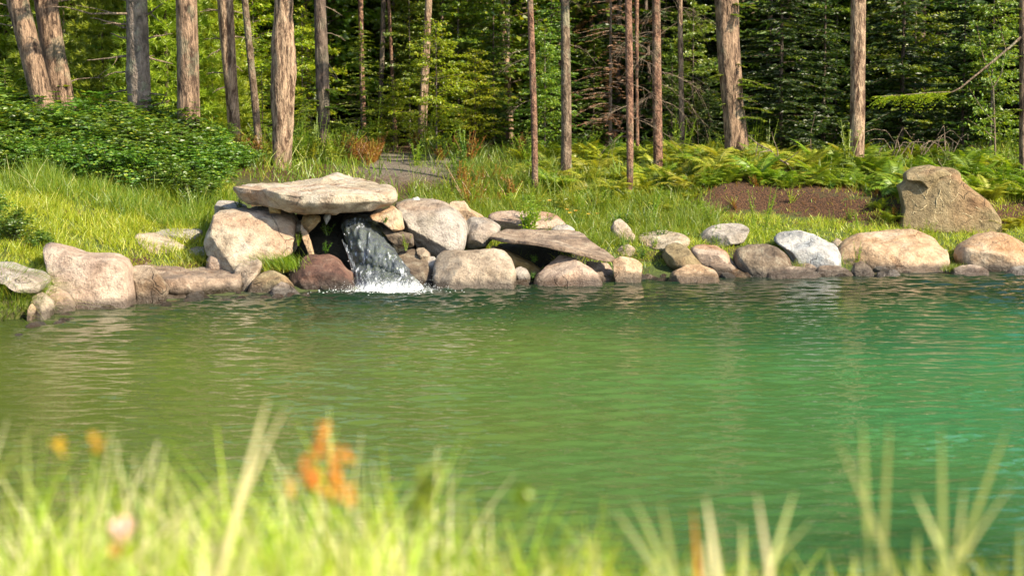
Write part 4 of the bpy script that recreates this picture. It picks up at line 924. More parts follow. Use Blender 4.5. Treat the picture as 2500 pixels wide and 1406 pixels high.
for key, n in (('p', 9), ('r', 10), ('s', 7), ('n', 3), ('o', 3)):
    for k in range(n):
        branch(key, rr.uniform(-60, 330 if key != 'r' else 300), rr.choice([-1, 1]), rr.uniform(.25, .8) * (.6 if key in 'no' else 1), rr.uniform(-.25, .25), rr.uniform(.3, .75), .0045, 5, 'deadwood', seed=k * 11)
for k in range(16): branch('w', rr.uniform(0, 160), rr.choice([-1, 1]), rr.uniform(.5, 1.1), rr.uniform(-.2, .3), .4, .01, 4, 'deadwood', seed=k, leafy='brown_needles')
for py, sd, Lb in [(10, 1, .42), (35, 1, .3), (190, 1, .42), (205, 1, .5), (240, 1, .35), (262, 1, .45), (285, 1, .4), (180, -1, .3), (225, 1, .2), (250, -1, .2), (150, 1, .25), (15, -1, .3)]:
    branch('t', py, sd, Lb, .05, .2, .008, 1, 'twig', seed=int(py), depth=-.6, leafy='spruce_lit')
for k in range(16):
    branch('j', rr.uniform(210, 320), rr.choice([-1, 1]), rr.uniform(.2, .5), .1, .3, .007, 1, 'twig', seed=k, depth=-.5, leafy='spruce')
for k in range(10):
    branch('v', rr.uniform(-10, 300), -1, rr.uniform(.2, .5), .1, .3, .007, 1, 'twig', seed=k, depth=-.4, leafy='spruce_lit')

for key in 'bfgiknort':   # green boughs above the picture, whose shade dapples trunks and bushes
    for k in range(4): branch(key, rr.uniform(-330, -90), [-1, 1][k % 2], rr.uniform(.8, 1.5), .1, .25, .014, 1, 'twig', seed=k * 5, depth=-.8 if k < 3 else .5, leafy='spruce')
# ------------------------------------------------------------------ saplings and background trees
def sap(spec, px, Y, top, label, nat, name='spruce_tree', group=None, cat='tree', wide=1.0):
    """place so that its top reaches picture row `top`; nat: natural height"""
    x = float(at(px, 300, Y)[0]); z = float(H(x, Y)); zt = float(at(px, top, Y)[2]); s = (zt - z) / nat
    return sapling(name, spec, x, Y, (s * wide, s * wide, s), label, cat, group)
sap('lit0', 884, 28.3, 62, 'small light green spruce in front of the dark wood, left of the beech', 1.9, 'young_spruce')
sap('beech0', 1065, 27.6, 50, 'yellow green beech sapling with layered leaves, glowing in the sun', 2.5, 'beech_sapling', wide=1.0)
sap('beech1', 960, 28.2, 190, 'lower yellow green beech sapling left of the tall one', 2.5, 'beech_sapling', wide=1.2)
sap('beech0', 1160, 28.6, 120, 'beech sapling spreading right behind the tall yellow green one', 2.5, 'beech_sapling', wide=1.1)
sap('pine0', 255, 28.6, -160, 'feathery light green pine behind the knobbly trunk', 4.4, 'young_pine')
sap('pine1', 410, 28.0, -260, 'feathery light green pine between the knobbly trunk and the ridged trunk', 4.4, 'young_pine')
sap('pine0', 520, 28.3, 30, 'feathery light green pine right of the ridged trunk, lower than its neighbour', 4.4, 'young_pine', wide=1.25)
sap('pine1', 90, 30, 60, 'light green pine seen between the leaning trunks', 4.4, 'young_pine')
sap('lit1', 640, 28.0, 90, 'bright young spruce between the slim leaning trunk and the twisted trunk', 2.4, 'young_spruce')
sap('lit1', 745, 28.0, 230, 'small yellowish spruce right of the twisted trunk', 2.4, 'young_spruce')
sap('lit0', 15, 28, 150, 'light spruce sapling at the left picture edge', 1.9, 'young_spruce')
sap('lit1', 300, 27.2, 260, 'low bright spruce sapling before the feathery pines', 2.4, 'young_spruce', wide=1.3)
sap('maple0', 560, 27.0, 300, 'low bright leafy shrub at the foot of the sunlit pale trunk', 4.2, 'leafy_shrub', wide=1.6)
sap('spruce0', 1205, 30, -40, 'deep green spruce right of the beech saplings', 3.2)
sap('spruce1', 1345, 29.2, -80, 'deep green spruce between the first two slim trunks', 3.2)
sap('maple1', 1330, 28.2, 60, 'mid green leafy sapling behind the thin reddish trunk', 4.2, 'leafy_sapling')
sap('browning', 1490, 29.2, -150, 'brown needled dying spruce between the slim trunks', 3.2, 'dying_spruce')
sap('spruce2', 1450, 30.5, 60, 'dark spruce under the brown dying one', 3.2)
sap('spruce0', 1640, 29, 110, 'green spruce behind the fourth slim trunk', 3.2)
sap('maple0', 1690, 30, -20, 'leafy sapling seen through the bare twigs', 4.2, 'leafy_sapling')
sap('hemlock0', 1730, 29.0, 180, 'low dark hemlock left of the massive trunk', 3.6, 'hemlock_tree')
sap('hemlock0', 1905, 27.6, -160, 'very dark hemlock right of the massive trunk', 3.6, 'hemlock_tree')
sap('hemlock1', 2010, 28.5, -90, 'very dark hemlock left of the solitary trunk', 3.6, 'hemlock_tree')
sap('hemlock1', 2200, 28.6, -200, 'very dark hemlock right of the solitary trunk', 3.6, 'hemlock_tree')
sap('hemlock0', 2350, 28.0, -30, 'dark hemlock behind the forked sapling', 3.6, 'hemlock_tree')
sap('maple0', 2230, 30, -180, 'tall maple catching yellow light high up right of the solitary trunk', 4.2, 'maple_tree')
sap('maple1', 2040, 30.5, -140, 'maple with lit leaves high up left of the solitary trunk', 4.2, 'maple_tree')
sap('maple1', 2420, 27.6, -60, 'glossy leaved maple near the right picture edge', 4.2, 'maple_tree')
sap('maple1', 330, 29.5, -150, 'bright leafy sapling behind the knobbly grey trunk', 4.2, 'leafy_sapling', wide=1.2)
sap('beech1', 620, 29.5, -60, 'yellow green sapling behind the slim leaning trunk', 2.5, 'beech_sapling')
sap('beech1', 740, 29.6, 20, 'yellow green sapling between the twisted trunk and the dark needled one', 2.5, 'beech_sapling')
sap('maple0', 1120, 30.5, -160, 'green leafy tree above the beech sapling', 4.2, 'leafy_tree', wide=1.1)
sap('maple1', 1000, 30.2, -60, 'green leafy tree behind the lower beech sapling', 4.2, 'leafy_tree')
sap('pine1', 470, 29.2, -320, 'tall light pine behind the ridged trunk', 4.4, 'young_pine', wide=1.1)
sap('pine0', 160, 29.6, -220, 'tall light pine between the leaning trunks and the knobbly trunk', 4.4, 'young_pine', wide=1.1)
rr = np.random.default_rng(99)
GR = {'beech': ('beech_sapling', 'yellow green beech deep in the wood', 'beeches filling the wood'), 'hemlock': ('hemlock_tree', 'dark hemlock deep in the wood behind the front trunks', 'hemlocks filling the wood'),
      'spruce': ('spruce_tree', 'green spruce deep in the wood behind the front trunks', 'spruces filling the wood'),
      'maple': ('leafy_tree', 'leafy understory tree deep in the wood', 'leafy trees filling the wood'),
      'pine': ('young_pine', 'light green pine deep in the left part of the wood', 'light pines filling the left of the wood')}
def fill(n, y0, y1, s0, s1, pad, left=('pine', 'spruce', 'maple', 'pine'), mid=('spruce', 'hemlock', 'spruce', 'maple'), right=('hemlock', 'hemlock', 'spruce', 'maple')):
    for k in range(n):
        Y = rr.uniform(y0, y1); hw = Y * .257 + pad; x = -hw + 2 * hw * ((k + rr.random()) / n)
        px = 1250 + x / Y * FPX
        kind = rr.choice(left if px < 560 else mid if px < 1500 else right)
        if y0 < 33 and kind == 'pine' and px > 560: kind = 'spruce'
        nm, lb, gp = GR[kind]; sp = kind + str(rr.integers(0, 2)); s = rr.uniform(s0, s1) * (1.0 if kind != 'spruce' else 1.15)
        lb = kind + {30: ' near the wood front, ', 34: ' deeper in the wood, ', 40: ' far back in the wood, ', 48: ' at the very back, '}[int(y0)] + where(px)
        sapling(nm, sp, x, Y, (s, s, s * rr.uniform(.9, 1.25)), lb, 'tree', gp, rz=rr.uniform(0, 6.28))
fill(30, 30.2, 33.5, 1.1, 1.9, 4, mid=('spruce', 'maple', 'beech', 'maple'), left=('pine', 'maple', 'beech', 'pine'))
fill(30, 34, 39, 1.6, 2.6, 7)
fill(34, 40, 47, 2.2, 3.2, 10)
fill(30, 48, 58, 2.6, 3.8, 16)
# far wood that reads as one mass
def far_wood():
    r_ = np.random.default_rng(8); n = 60000
    x = r_.uniform(-34, 34, n); yb = 62 + r_.random(n) * 5; z = r_.random(n) * 17 + .6
    z = z * (.7 + .3 * fbm(np.stack([x * .25, x * 0, x * 0], -1), 2)) + H(x, yb) * .3
    P = np.stack([x, yb, z], -1); D = r_.normal(0, 1, (n, 3)) - [0, 0, .4]
    V, F = leafq(P, D, r_.normal(0, 1, (n, 3)) + [0, -1, .5], r_.uniform(.35, .8, n), .32)
    o = link('far_wood', mk_mesh('far_wood', V, F, M['spruce'], False)); tag(o, 'distant trees closing the wood at the back', 'trees', kind='stuff')
far_wood()
# ------------------------------------------------------------------ waterfall
def waterfall():
    ctr = [(868, 524, 20.85, 36), (868, 529, 20.62, 37), (880, 556, 20.42, 52), (903, 596, 20.30, 55), (918, 626, 20.14, 60), (933, 665, 19.98, 74), (948, 694, 19.84, 82), (952, 716, 19.72, 94)]
    root = at(940, 700, 19.9); root[2] = 0
    o = empty('waterfall', root, 'short clear waterfall pouring out from under the cap slab over mossy stone', 'waterfall')
    def sheet(shrink, back, seed, amp, nu=90, nv=170):
        v = np.linspace(0, 1, nv); k = v * (len(ctr) - 1); A = np.array([list(at(*c[:3])) + [c[3] / FPX * c[2] * shrink] for c in ctr])
        Cn = np.stack([np.interp(k, np.arange(len(ctr)), A[:, q]) for q in range(4)], -1)
        for _ in range(14): Cn[1:-1] = (Cn[:-2] + 2 * Cn[1:-1] + Cn[2:]) / 4
        u = np.linspace(-1, 1, nu); U, Vv = np.meshgrid(u, v)
        X = Cn[:, 0:1] + Cn[:, 3:4] * U; Y = Cn[:, 1:2] + (np.abs(U) ** 2.2) * .22 + back; Z = Cn[:, 2:3] - (np.abs(U) ** 2.5) * .03 + 0 * U
        s = np.stack([X * 1, Y * 0 + seed, Z * 1], -1)
        b = np.abs(np.cos((Vv * 2.1 - U * U * .16 + fbm(s * 3.2, 2) * .34) * np.pi * 1.15)) ** .7
        Y = Y - b * .13 * amp * sst(.08, .3, Vv) - fbm(s * [7, 1, 4], 3) * .08 * amp - fbm(s * [24, 1, 13], 3) * .05 * amp
        Z = Z + fbm(s * [14, 1, 9] + 5, 2) * .02 * amp * sst(.08, .3, Vv)
        V = np.stack([X, Y, Z], -1).reshape(-1, 3) - root
        i = np.arange(nv - 1)[:, None] * nu; j = np.arange(nu - 1)[None]
        return V, np.stack([i + j, i + nu + j, i + nu + j + 1, i + j + 1], -1).reshape(-1, 4)
    m, t, p, _ = newmat('falling_water')
    v = objvec(t, (1, .3, .38), False); n1 = noise(t, v, 11, 5, .6, 1.4); n2 = noise(t, v, 30, 3, .6, .9)
    f = math_(t, 'MULTIPLY', step(t, n1, .53, .64), step(t, n2, .45, .60))
    geo = t.nodes.new('ShaderNodeNewGeometry'); sx = t.nodes.new('ShaderNodeSeparateXYZ'); t.links.new(geo.outputs['Position'], sx.inputs[0])
    low = step(t, sx.outputs[2], .10, .0); f = math_(t, 'MAXIMUM', f, math_(t, 'MULTIPLY', low, step(t, n2, .36, .55)))
    f = math_(t, 'MULTIPLY', f, math_(t, 'ADD', .72, math_(t, 'MULTIPLY', low, .28)))
    t.links.new(mix(t, f, (.42, .48, .54), (.88, .91, .95)), p.inputs['Base Color'])
    t.links.new(math_(t, 'MULTIPLY', math_(t, 'SUBTRACT', 1.0, f), .85), p.inputs['Transmission Weight'])
    p.inputs['Roughness'].default_value = .06; p.inputs['IOR'].default_value = 1.33
    bump(t, p, math_(t, 'ADD', n1, math_(t, 'MULTIPLY', n2, .5)), .9, .03)
    m2, t, p, _ = newmat('mossy_wet_stone'); v = objvec(t, rnd=False); n1 = noise(t, v, 7, 5, .6)
    t.links.new(ramp(t, n1, [(.40, (.016, .018, .016)), (.52, (.11, .13, .02)), (.62, (.05, .05, .04))]), p.inputs['Base Color']); p.inputs['Roughness'].default_value = .3
    V, F = sheet(.97, .06, 2.0, 1.1, 50, 90); link('mossy_step', mk_mesh('mossy_step', V, F, m2), o)
    V, F = sheet(1.0, 0, 2.0, 1.0); link('water_sheet', mk_mesh('water_sheet', V, F, m), o)
    r_ = np.random.default_rng(4)
    for k in range(5):   # thin strands breaking off on the left
        x0 = 836 + k * 5; pts = [at(x0 + q * 6 + r_.normal(0, 1.0), 585 + k * 8 + q * 18, 20.12) for q in range(6)]
        V, F = tube(pts, r_.uniform(.002, .006, 6), 5); link('strand', mk_mesh('strand', V - root, F, m), o)
    m3, t, p, _ = newmat('foam'); p.inputs['Base Color'].default_value = (.86, .88, .88, 1); p.inputs['Roughness'].default_value = .4
    # splash: drops thrown up plus broken foam on the surface
    n = 2600; a = r_.normal(0, 1, n); x = FALLX + .02 + np.clip(a, -2.4, 2.6) * .235; up = np.abs(r_.normal(0, .040, n)) * (1.3 - np.abs(a) * .35).clip(.3) * (1 + 1.2 * (r_.random(n) < .15))
    y = 19.62 + r_.normal(0, .10, n) + np.abs(a) * .03
    Pd = np.stack([x, y, up], -1); sz = r_.uniform(.0008, .0026, n)
    n2 = 160; a2 = r_.normal(0, 1, n2); Pf = np.stack([FALLX + .06 + a2 * .32, 19.52 - np.abs(r_.normal(0, .16, n2)) + .12, r_.uniform(.004, .018, n2)], -1)
    Pd = np.concatenate([Pd, Pf]); sz3 = np.concatenate([np.stack([sz, sz, sz * r_.uniform(1, 2.4, n)], -1), np.stack([r_.uniform(.003, .014, n2), r_.uniform(.003, .010, n2), r_.uniform(.002, .006, n2)], -1)])
    n3 = 8; z = r_.random(n3) * .55 + .05; Pl = np.stack([at(850, 650, 20.1)[0] + r_.normal(0, .02, n3) + (.5 - z) * .05, 20.05 + r_.normal(0, .04, n3), z], -1)
    Pd = np.concatenate([Pd, Pl]); s_ = r_.uniform(.002, .005, n3); sz3 = np.concatenate([sz3, np.stack([s_, s_, s_ * 2], -1)])
    oc = np.array([[1, 0, 0], [-1, 0, 0], [0, 1, 0], [0, -1, 0], [0, 0, 1], [0, 0, -1.]]); fc = np.array([[0, 2, 4], [2, 1, 4], [1, 3, 4], [3, 0, 4], [2, 0, 5], [1, 2, 5], [3, 1, 5], [0, 3, 5]])
    V = (Pd[:, None] + oc[None] * sz3[:, None]).reshape(-1, 3); F = (np.arange(len(Pd))[:, None, None] * 6 + fc[None]).reshape(-1, 3)
    s = link('splash', mk_mesh('splash', V, F, m3)); tag(s, 'white splash and foam where the waterfall hits the pond', 'splash', kind='stuff')
waterfall()

# ------------------------------------------------------------------ grass (uncountable: stuff)
def scatter(n, px0, px1, y0, y1, r_, dmin=.45):
    Y = r_.uniform(y0, y1, n); X = (r_.uniform(px0, px1, n) - 1250) / FPX * Y
    d = Y - shore(X) - .25; k = d > dmin
    return X[k], Y[k], d[k]
def grass_field(name, label, mat, n, px0, px1, y0, y1, h0, h1, w=.006, lean=.35, bend=.6, dmin=.45, mask=None, seed=1, grow=None):
    r_ = np.random.default_rng(seed); X, Y, d = scatter(n, px0, px1, y0, y1, r_, dmin)
    if mask is not None:
        k = mask(X, Y) > r_.random(len(X)); X, Y, d = X[k], Y[k], d[k]
    cl = .6 + .9 * sst(-.3, .5, fbm(np.stack([X * 4, Y * 4, X * 0], -1), 2))
    hh = r_.uniform(h0, h1, len(X)) * cl
    if grow is not None: hh = hh * grow(X, Y)
    V, F = blades_VF(np.stack([X, Y, H(X, Y) - .01], -1), hh, r_.uniform(.7, 1.3, len(X)) * w, r_, lean, bend, 2)
    tag(link(name, mk_mesh(name, V, F, M[mat], False)), label, 'grass', kind='stuff')
PXm = lambda X, Y: 1250 + X / Y * FPX
noscarp = lambda X, Y: 1 - (sst(23.0, 23.2, Y) * (1 - sst(24.1, 24.4, Y)) * sst(1.9, 2.4, X) * (1 - sst(4.6, 5.0, X))) * .93
track = lambda X, Y: 1 - sst(24.2, 24.6, Y) * sst(-2.1, -1.7, X) * (1 - sst(-.7, -.4, X)) * .9
grass_field('lawn_grass', 'sunlit short grass on the left bank', 'grass', 42000, -80, 575, 17.3, 23.6, .06, .13, .007, .5, .7, .4, seed=11)
grass_field('lawn_grass', 'sunlit short grass behind the right shore rocks', 'grass', 52000, 1120, 2560, 20.6, 24.2, .04, .10, .007, .5, .7, .55, noscarp, seed=12)
grass_field('tall_grass', 'taller seeding grass below the bramble bushes', 'grass_dark', 9000, -80, 575, 21.2, 22.9, .14, .30, .006, .3, .5, 2.0, seed=13)
grass_field('meadow_grass', 'rough meadow grass between the rocks and the slim trees', 'grass_dark', 34000, 1000, 1760, 21.6, 26.0, .06, .20, .007, .4, .6, 1.0, lambda X, Y: noscarp(X, Y) * track(X, Y), seed=14)
grass_field('forest_edge_grass', 'low green growth along the foot of the trees', 'grass_dark', 30000, -100, 2600, 23.8, 29.5, .06, .22, .011, .4, .6, 2.0, lambda X, Y: noscarp(X, Y) * track(X, Y), seed=15)
grass_field('shore_grass', 'grass tufts growing between the shore rocks', 'grass_dark', 9000, 430, 2560, 19.6, 22.4, .06, .17, .006, .5, .8, .25, lambda X, Y: (fbm(np.stack([X * 3, Y * 2, X * 0 + 4], -1), 2) > .05) * ((PXm(X, Y) < 735) | (PXm(X, Y) > 1080)), seed=16)
grass_field('bank_litter_straw', 'dry straw and roots hanging on the bare soil bank', 'rust', 900, 1650, 2260, 22.7, 24.3, .03, .10, .006, .9, .9, .5, seed=17)
def tuft(px, py, Y, n, h, rad, label, mat='grass_dark', lean=.45, bend=.9, name='grass_tuft', w=.005, az=None, seed=0, loc=None):
    r_ = np.random.default_rng(seed + int(px)); c = at(px, py, Y) if loc is None else np.array(loc)
    P = np.stack([r_.normal(0, rad, n), r_.normal(0, rad * .6, n), r_.normal(0, .008, n)], -1)
    a = None if az is None else r_.normal(az, .7, n)
    V, F = blades_VF(P, r_.uniform(.5, 1.1, n) * h, np.full(n, w), r_, lean, bend, 3, a)
    tag(link(name, mk_mesh(name, V, F, M[mat], False), loc=c), label, 'grass tuft')
tuft(480, 648, 20.3, 420, .20, .12, 'fine green grass tuft left of the large angular boulder')
tuft(690, 655, 20.0, 500, .20, .14, 'grass tuft spilling over the top of the reddish brown boulder', az=3.6)
tuft(660, 662, 19.95, 260, .12, .12, 'yellowing mossy grass at the left shoulder of the reddish brown boulder', 'grass', az=3.4)
tuft(1480, 596, 21.3, 260, .16, .12, 'grass tuft left of the egg shaped stone')
tuft(2330, 662, 21.3, 220, .10, .07, 'dark green grass in the gap between the two ochre boulders')
tuft(1945, 660, 21.1, 70, .12, .03, 'small green sprout in front of the veined boulder')
# overhanging tussock at the left frame edge
def tussock():
    r_ = np.random.default_rng(3); c = at(-5, 745, 17.75); o = empty('grassy_tussock', (c[0], c[1], 0), 'mossy tussock with grass hanging into the pond at the left edge', 'tussock')
    th = np.linspace(0, 2 * np.pi, 40, endpoint=False); ph = np.linspace(0, np.pi / 2, 14)
    TH, PH = np.meshgrid(th, ph); X = .40 * np.cos(PH) ** .7 * np.cos(TH); Y = .42 * np.cos(PH) ** .7 * np.sin(TH); Z = .31 * np.sin(PH) ** .8 - .03
    V = np.stack([X, Y, Z], -1).reshape(-1, 3); V = V + fbm(V * 6, 3)[:, None] * .06
    i = np.arange(13)[:, None] * 40; j = np.arange(40)[None]; F = np.stack([i + j, i + (j + 1) % 40, i + 40 + (j + 1) % 40, i + 40 + j], -1).reshape(-1, 4)
    m, t, p, _ = newmat('mossy_earth'); v = objvec(t); t.links.new(ramp(t, noise(t, v, 12, 4), [(.35, (.05, .035, .02)), (.6, (.09, .12, .02))]), p.inputs['Base Color']); p.inputs['Roughness'].default_value = 1
    link('mound', mk_mesh('mound', V, F, m), o)
    n = 3200; k = r_.integers(0, len(V), n); P = V[k] + r_.normal(0, .015, (n, 3)); az = np.arctan2(P[:, 1], P[:, 0]) + r_.normal(0, .5, n)
    V2, F2 = blades_VF(P, r_.uniform(.09, .22, n), np.full(n, .005), r_, .7, 1.9, 4, az)
    g = link('grass', mk_mesh('grass', V2, F2, M['grass_dark'], False), o); g['kind'] = 'stuff'
tussock()

# ------------------------------------------------------------------ shrubs, ferns, weeds
BU = []
for k in range(3):
    f, b = bush_VF(.55, .85, 70 + k, n=1000)
    BU.append((leafmesh('bramble_foliage', f, 'bramble'), mk_mesh('bramble_stems', b[0], b[1], M['twig'])))
def bush(px, Y, h, label, k, group=None, wide=1.0, mat=None):
    x = float(at(px, 400, Y)[0]); r = empty('bramble_bush', (x, Y, float(H(x, Y)) - .03), label, 'bush', group)
    link('foliage', BU[k % 3][0], r); link('stems', BU[k % 3][1], r); r.rotation_euler[2] = k * 1.7; s = h / .85; r.scale = (s * wide, s * wide, s)
bl = [(-20, 24.8, 1.05), (60, 25.3, .85), (140, 24.5, .75), (215, 25.0, .85), (290, 24.6, .72), (365, 25.1, .78), (430, 24.4, .68), (505, 24.6, .50), (20, 24.0, .85), (100, 23.8, .72), (180, 24.0, .72), (262, 23.8, .74), (345, 24.0, .66), (420, 23.6, .60), (490, 23.8, .52), (548, 24.0, .42),
      (-30, 23.2, .65), (50, 23.1, .50), (130, 23.2, .50), (215, 23.1, .52), (300, 23.2, .58), (380, 23.0, .50), (455, 23.1, .46), (525, 23.2, .36), (590, 24.6, .30), (-20, 22.4, .50), (70, 22.45, .42), (160, 22.5, .40), (245, 22.5, .46), (330, 22.5, .48), (410, 22.45, .42), (485, 22.5, .36)]
for k, (px, Y, h) in enumerate(bl):
    row = 'back of the thicket' if Y > 24.3 else 'middle of the thicket' if Y > 23.4 else 'front of the thicket' if Y > 22.9 else 'grassy foot of the thicket'
    bush(px, Y, h * 1.0, 'leafy bramble at the ' + row + (', ' + where(px)), k, 'bramble bushes on the left bank', 1.25)
for k, (px, Y, h, lb) in enumerate([(30, 19.3, .30, 'dark green bushy plant above the mossy ledge at the left edge'), (90, 19.3, .20, 'small green leafy plant against the left shoulder of the broad pinkish boulder'), (-40, 19.8, .30, 'green shrub at the far left behind the mossy ledge')]):
    bush(px, Y, h, lb, k + 1, wide=1.1)
FE = {}
for k in range(4):
    V, F = fern_VF(.55, 80 + k, nf=10 + k)
    FE['fern%d' % k] = (mk_mesh('fern', V, F, M['fern'], False), mk_mesh('fern', V, F, M['fern_yellow'], False))
def fern(x, Y, s, yel, label, group=None, z=None):
    o = link('fern', FE['fern%d' % random.randrange(4)][1 if yel else 0], loc=(x, Y, float(H(x, Y)) - .02 if z is None else z))
    o.rotation_euler = (random.uniform(-.15, .25), random.uniform(-.15, .15), random.uniform(0, 6.28)); o.scale = (s, s, s * random.uniform(.85, 1.15)); tag(o, label, 'fern', group)
rr = np.random.default_rng(123)
def fl(px, Y, yel): return ('yellow green' if yel else 'fresh green') + ' fern ' + ('low on the bank, ' if Y < 25 else 'midway up the bank, ' if Y < 26.1 else 'high on the bank, ') + where(px)
for k in range(210):
    px = rr.uniform(1270, 2560); Y = rr.uniform(24.0, 27.2); yel = (px < 1980 and rr.random() < .62) or rr.random() < .12
    if px > 2180 and rr.random() < .25: Y = rr.uniform(23.5, 24.4)
    x = (px - 1250) / FPX * Y
    if px < 1500 and Y < 24.8 and rr.random() < .5: continue
    fern(x, Y, rr.uniform(.55, 1.05), yel, fl(px, Y, yel), 'yellow green ferns of the bank' if yel else 'green ferns of the bank')
for k in range(40):
    px = rr.uniform(1690, 2230); Y = rr.uniform(23.75, 24.2); fern((px - 1250) / FPX * Y, Y, rr.uniform(.4, .7), False, 'fern over the soil bank, ' + where(px), 'ferns fringing the soil bank')
for k in range(34):
    px = rr.uniform(1260, 1700); Y = rr.uniform(23.0, 24.3); fern((px - 1250) / FPX * Y, Y, rr.uniform(.3, .55), k % 2, 'small meadow fern, ' + where(px), 'small meadow ferns')
for px, Y, s, lb in [(2175, 22.95, .55, 'fern leaning on the left side of the tall khaki standing slab'), (2150, 23.1, .45, 'low fern left of the standing slab on the soil bank'), (2450, 22.95, .6, 'fern hugging the right foot of the tall khaki standing slab'), (2490, 23.2, .7, 'large fern right of the standing slab at the frame edge'), (1162, 20.75, .38, 'small fern growing between the rounded boulder and the broad blocky one'), (2410, 23.6, .8, 'fern arching over the sloping right side of the standing slab')]:
    x = (px - 1250) / FPX * Y; fern(x, Y, s, px > 2400, lb, z=float(H(x, Y)) + (.12 if px == 1162 else 0))
WD = {}
def wmesh(key, mat, **k):
    VF, tops = weed_VF(**k); WD[key] = (mk_mesh('weed', VF[0], VF[1], M[mat], False), tops)
wmesh('a', 'weed', h=.34, seed=1, stems=6, leaves=18, ll=.06, lw=.02); wmesh('b', 'weed', h=.45, seed=2, stems=4, leaves=26, ll=.055, lw=.013, spread=.08)
wmesh('c', 'weed_dark', h=.26, seed=3, stems=7, leaves=12, ll=.075, lw=.035); wmesh('d', 'rust', h=.32, seed=4, stems=8, leaves=16, ll=.05, lw=.022)
wmesh('e', 'grass', h=.30, seed=5, stems=8, leaves=10, ll=.05, lw=.02, spread=.2); wmesh('leafy', 'weed', h=.46, seed=6, stems=13, leaves=26, ll=.085, lw=.026, spread=.17)
wmesh('silver', 'white_leaf', h=.15, seed=7, stems=5, leaves=9, ll=.06, lw=.035, spread=.08)
def weed(key, x, Y, s, label, group=None, z=None, name='wild_plant', rz=None):
    o = link(name, WD[key][0], loc=(x, Y, float(H(x, Y)) - .01 if z is None else z)); o.rotation_euler = (0, 0, random.uniform(0, 6.28) if rz is None else rz); o.scale = (s, s, s * random.uniform(.85, 1.2)); tag(o, label, 'plant', group); return o
def weeds(n, keys, px0, px1, y0, y1, s0, s1, label, group, seed, name='wild_plant'):
    r_ = np.random.default_rng(seed)
    for k in range(n):
        Y = r_.uniform(y0, y1); px = r_.uniform(px0, px1); x = (px - 1250) / FPX * Y
        if Y - shore(x) < .6: continue
        weed(keys[r_.integers(0, len(keys))], x, Y, r_.uniform(s0, s1), label.replace('leafy weed', ['leafy', 'short', 'low'][k % 3] + ' weed') + (', ' + where(px) if y0 > 23 or px1 > 2000 else ''), group, name={2: 'rust_leaved_plant', 3: 'rust_leaved_plant', 6: 'rust_leaved_plant', 1: 'meadow_weed', 9: 'meadow_weed'}.get(seed, name))
weeds(100, 'aacbe', 1090, 1760, 22.2, 25.4, .45, .95, 'leafy weed in the meadow', 'meadow weeds', 1)
weeds(26, 'ddde', 525, 650, 25.4, 27.2, .7, 1.15, 'rust and orange plant behind the cap slab', 'rust coloured plants behind the cap slab', 2)
weeds(16, 'ddd', 830, 925, 25.6, 27.2, .8, 1.2, 'rust red plant behind the cap slab', 'rust red plants behind the cap slab', 3)
weeds(40, 'aabe', 640, 840, 25.2, 27.6, .9, 1.5, 'bright green plant behind the cap slab', 'bright plants behind the cap slab', 4)
weeds(24, 'accd', 1000, 1330, 25.6, 28, .8, 1.3, 'low green plant beyond the gravel track', 'plants beyond the gravel track', 5)
weeds(14, 'dde', 1120, 1260, 23.2, 24.6, .6, 1.0, 'dull red brown plant beside the gravel track', 'dull red plants beside the track', 6)
weeds(26, 'acb', 540, 1130, 27.5, 30, 1.1, 1.7, 'undergrowth plant', 'undergrowth between the trunks', 7)
weeds(26, 'acb', 1300, 2500, 26.8, 29, 1.0, 1.6, 'undergrowth plant behind the ferns', 'undergrowth behind the ferns', 8)
weeds(26, 'ab', 1440, 2280, 21.6, 22.8, .35, .65, 'small weed behind the right shore rocks', 'weeds in the right grass strip', 9)
weeds(18, 'ac', 1480, 1800, 21.2, 22.0, .35, .6, 'weed squeezed between the shore stones', 'weeds between the shore stones', 10)
for px, Y, key, s, lb in [(1290, 21.75, 'leafy', 1.0, 'bright leafy green plant growing in front of the low brown boulder'), (1322, 21.9, 'leafy', .8, 'leafy green shoot on the right of the bright leafy plant'), (1868, 22.6, 'b', 1.25, 'tall feathery green weed standing before the soil bank'), (1848, 22.5, 'b', .9, 'shorter feathery weed at the left of the tall one'), (1590, 22.5, 'b', 1.1, 'slender pale weed above the flat topped stone'), (1725, 22.4, 'b', .95, 'slender weed above the grey rough boulder'),
                          (2293, 22.0, 'silver', 1.0, 'silvery white leaved plant above the gap between the ochre boulders'), (2070, 25.2, 'a', 1.6, 'taller green shoots at the foot of the solitary trunk'), (2300, 25.4, 'a', 1.3, 'leafy shoots rising behind the standing slab'), (1850, 21.6, 'c', .6, 'broad leaved green weed above the dark speckled boulder')]:
    weed(key, (px - 1250) / FPX * Y, Y, s, lb)
for px, py, Y, key, s, lb in [(800, 575, 20.5, 'c', .55, 'green fern like plant in the dark hollow beside the waterfall'), (795, 618, 20.35, 'c', .45, 'leafy plant at the foot of the dark hollow'), (728, 600, 20.35, 'a', .45, 'small green plant beside the rust brown stone blade'), (990, 612, 20.3, 'a', .5, 'green plant between the waterfall and the rounded boulder'), (940, 545, 20.35, 'c', .3, 'moss tuft plant below the tan wedge rock'), (1305, 640, 20.5, 'c', .35, 'small plant in the hollow under the tilted slab'), (585, 508, 20.9, 'c', .45, 'two bright young leaves above the large angular boulder'), (1300, 680, 20.2, 'c', .25, 'tiny plant between the round cobble and the triangular boulder')]:
    p = at(px, py, Y); weed(key, p[0], p[1], s, lb, z=p[2])
weeds(34, 'acca', -20, 560, 22.2, 23.3, .6, 1.1, 'green weed at the lower edge of the bramble thicket', 'weeds below the bramble bushes', 11)
weeds(30, 'dcae', 1660, 2260, 22.9, 24.2, .25, .6, 'small plant on the bare soil bank', 'plants on the soil bank', 12)
PEB = []
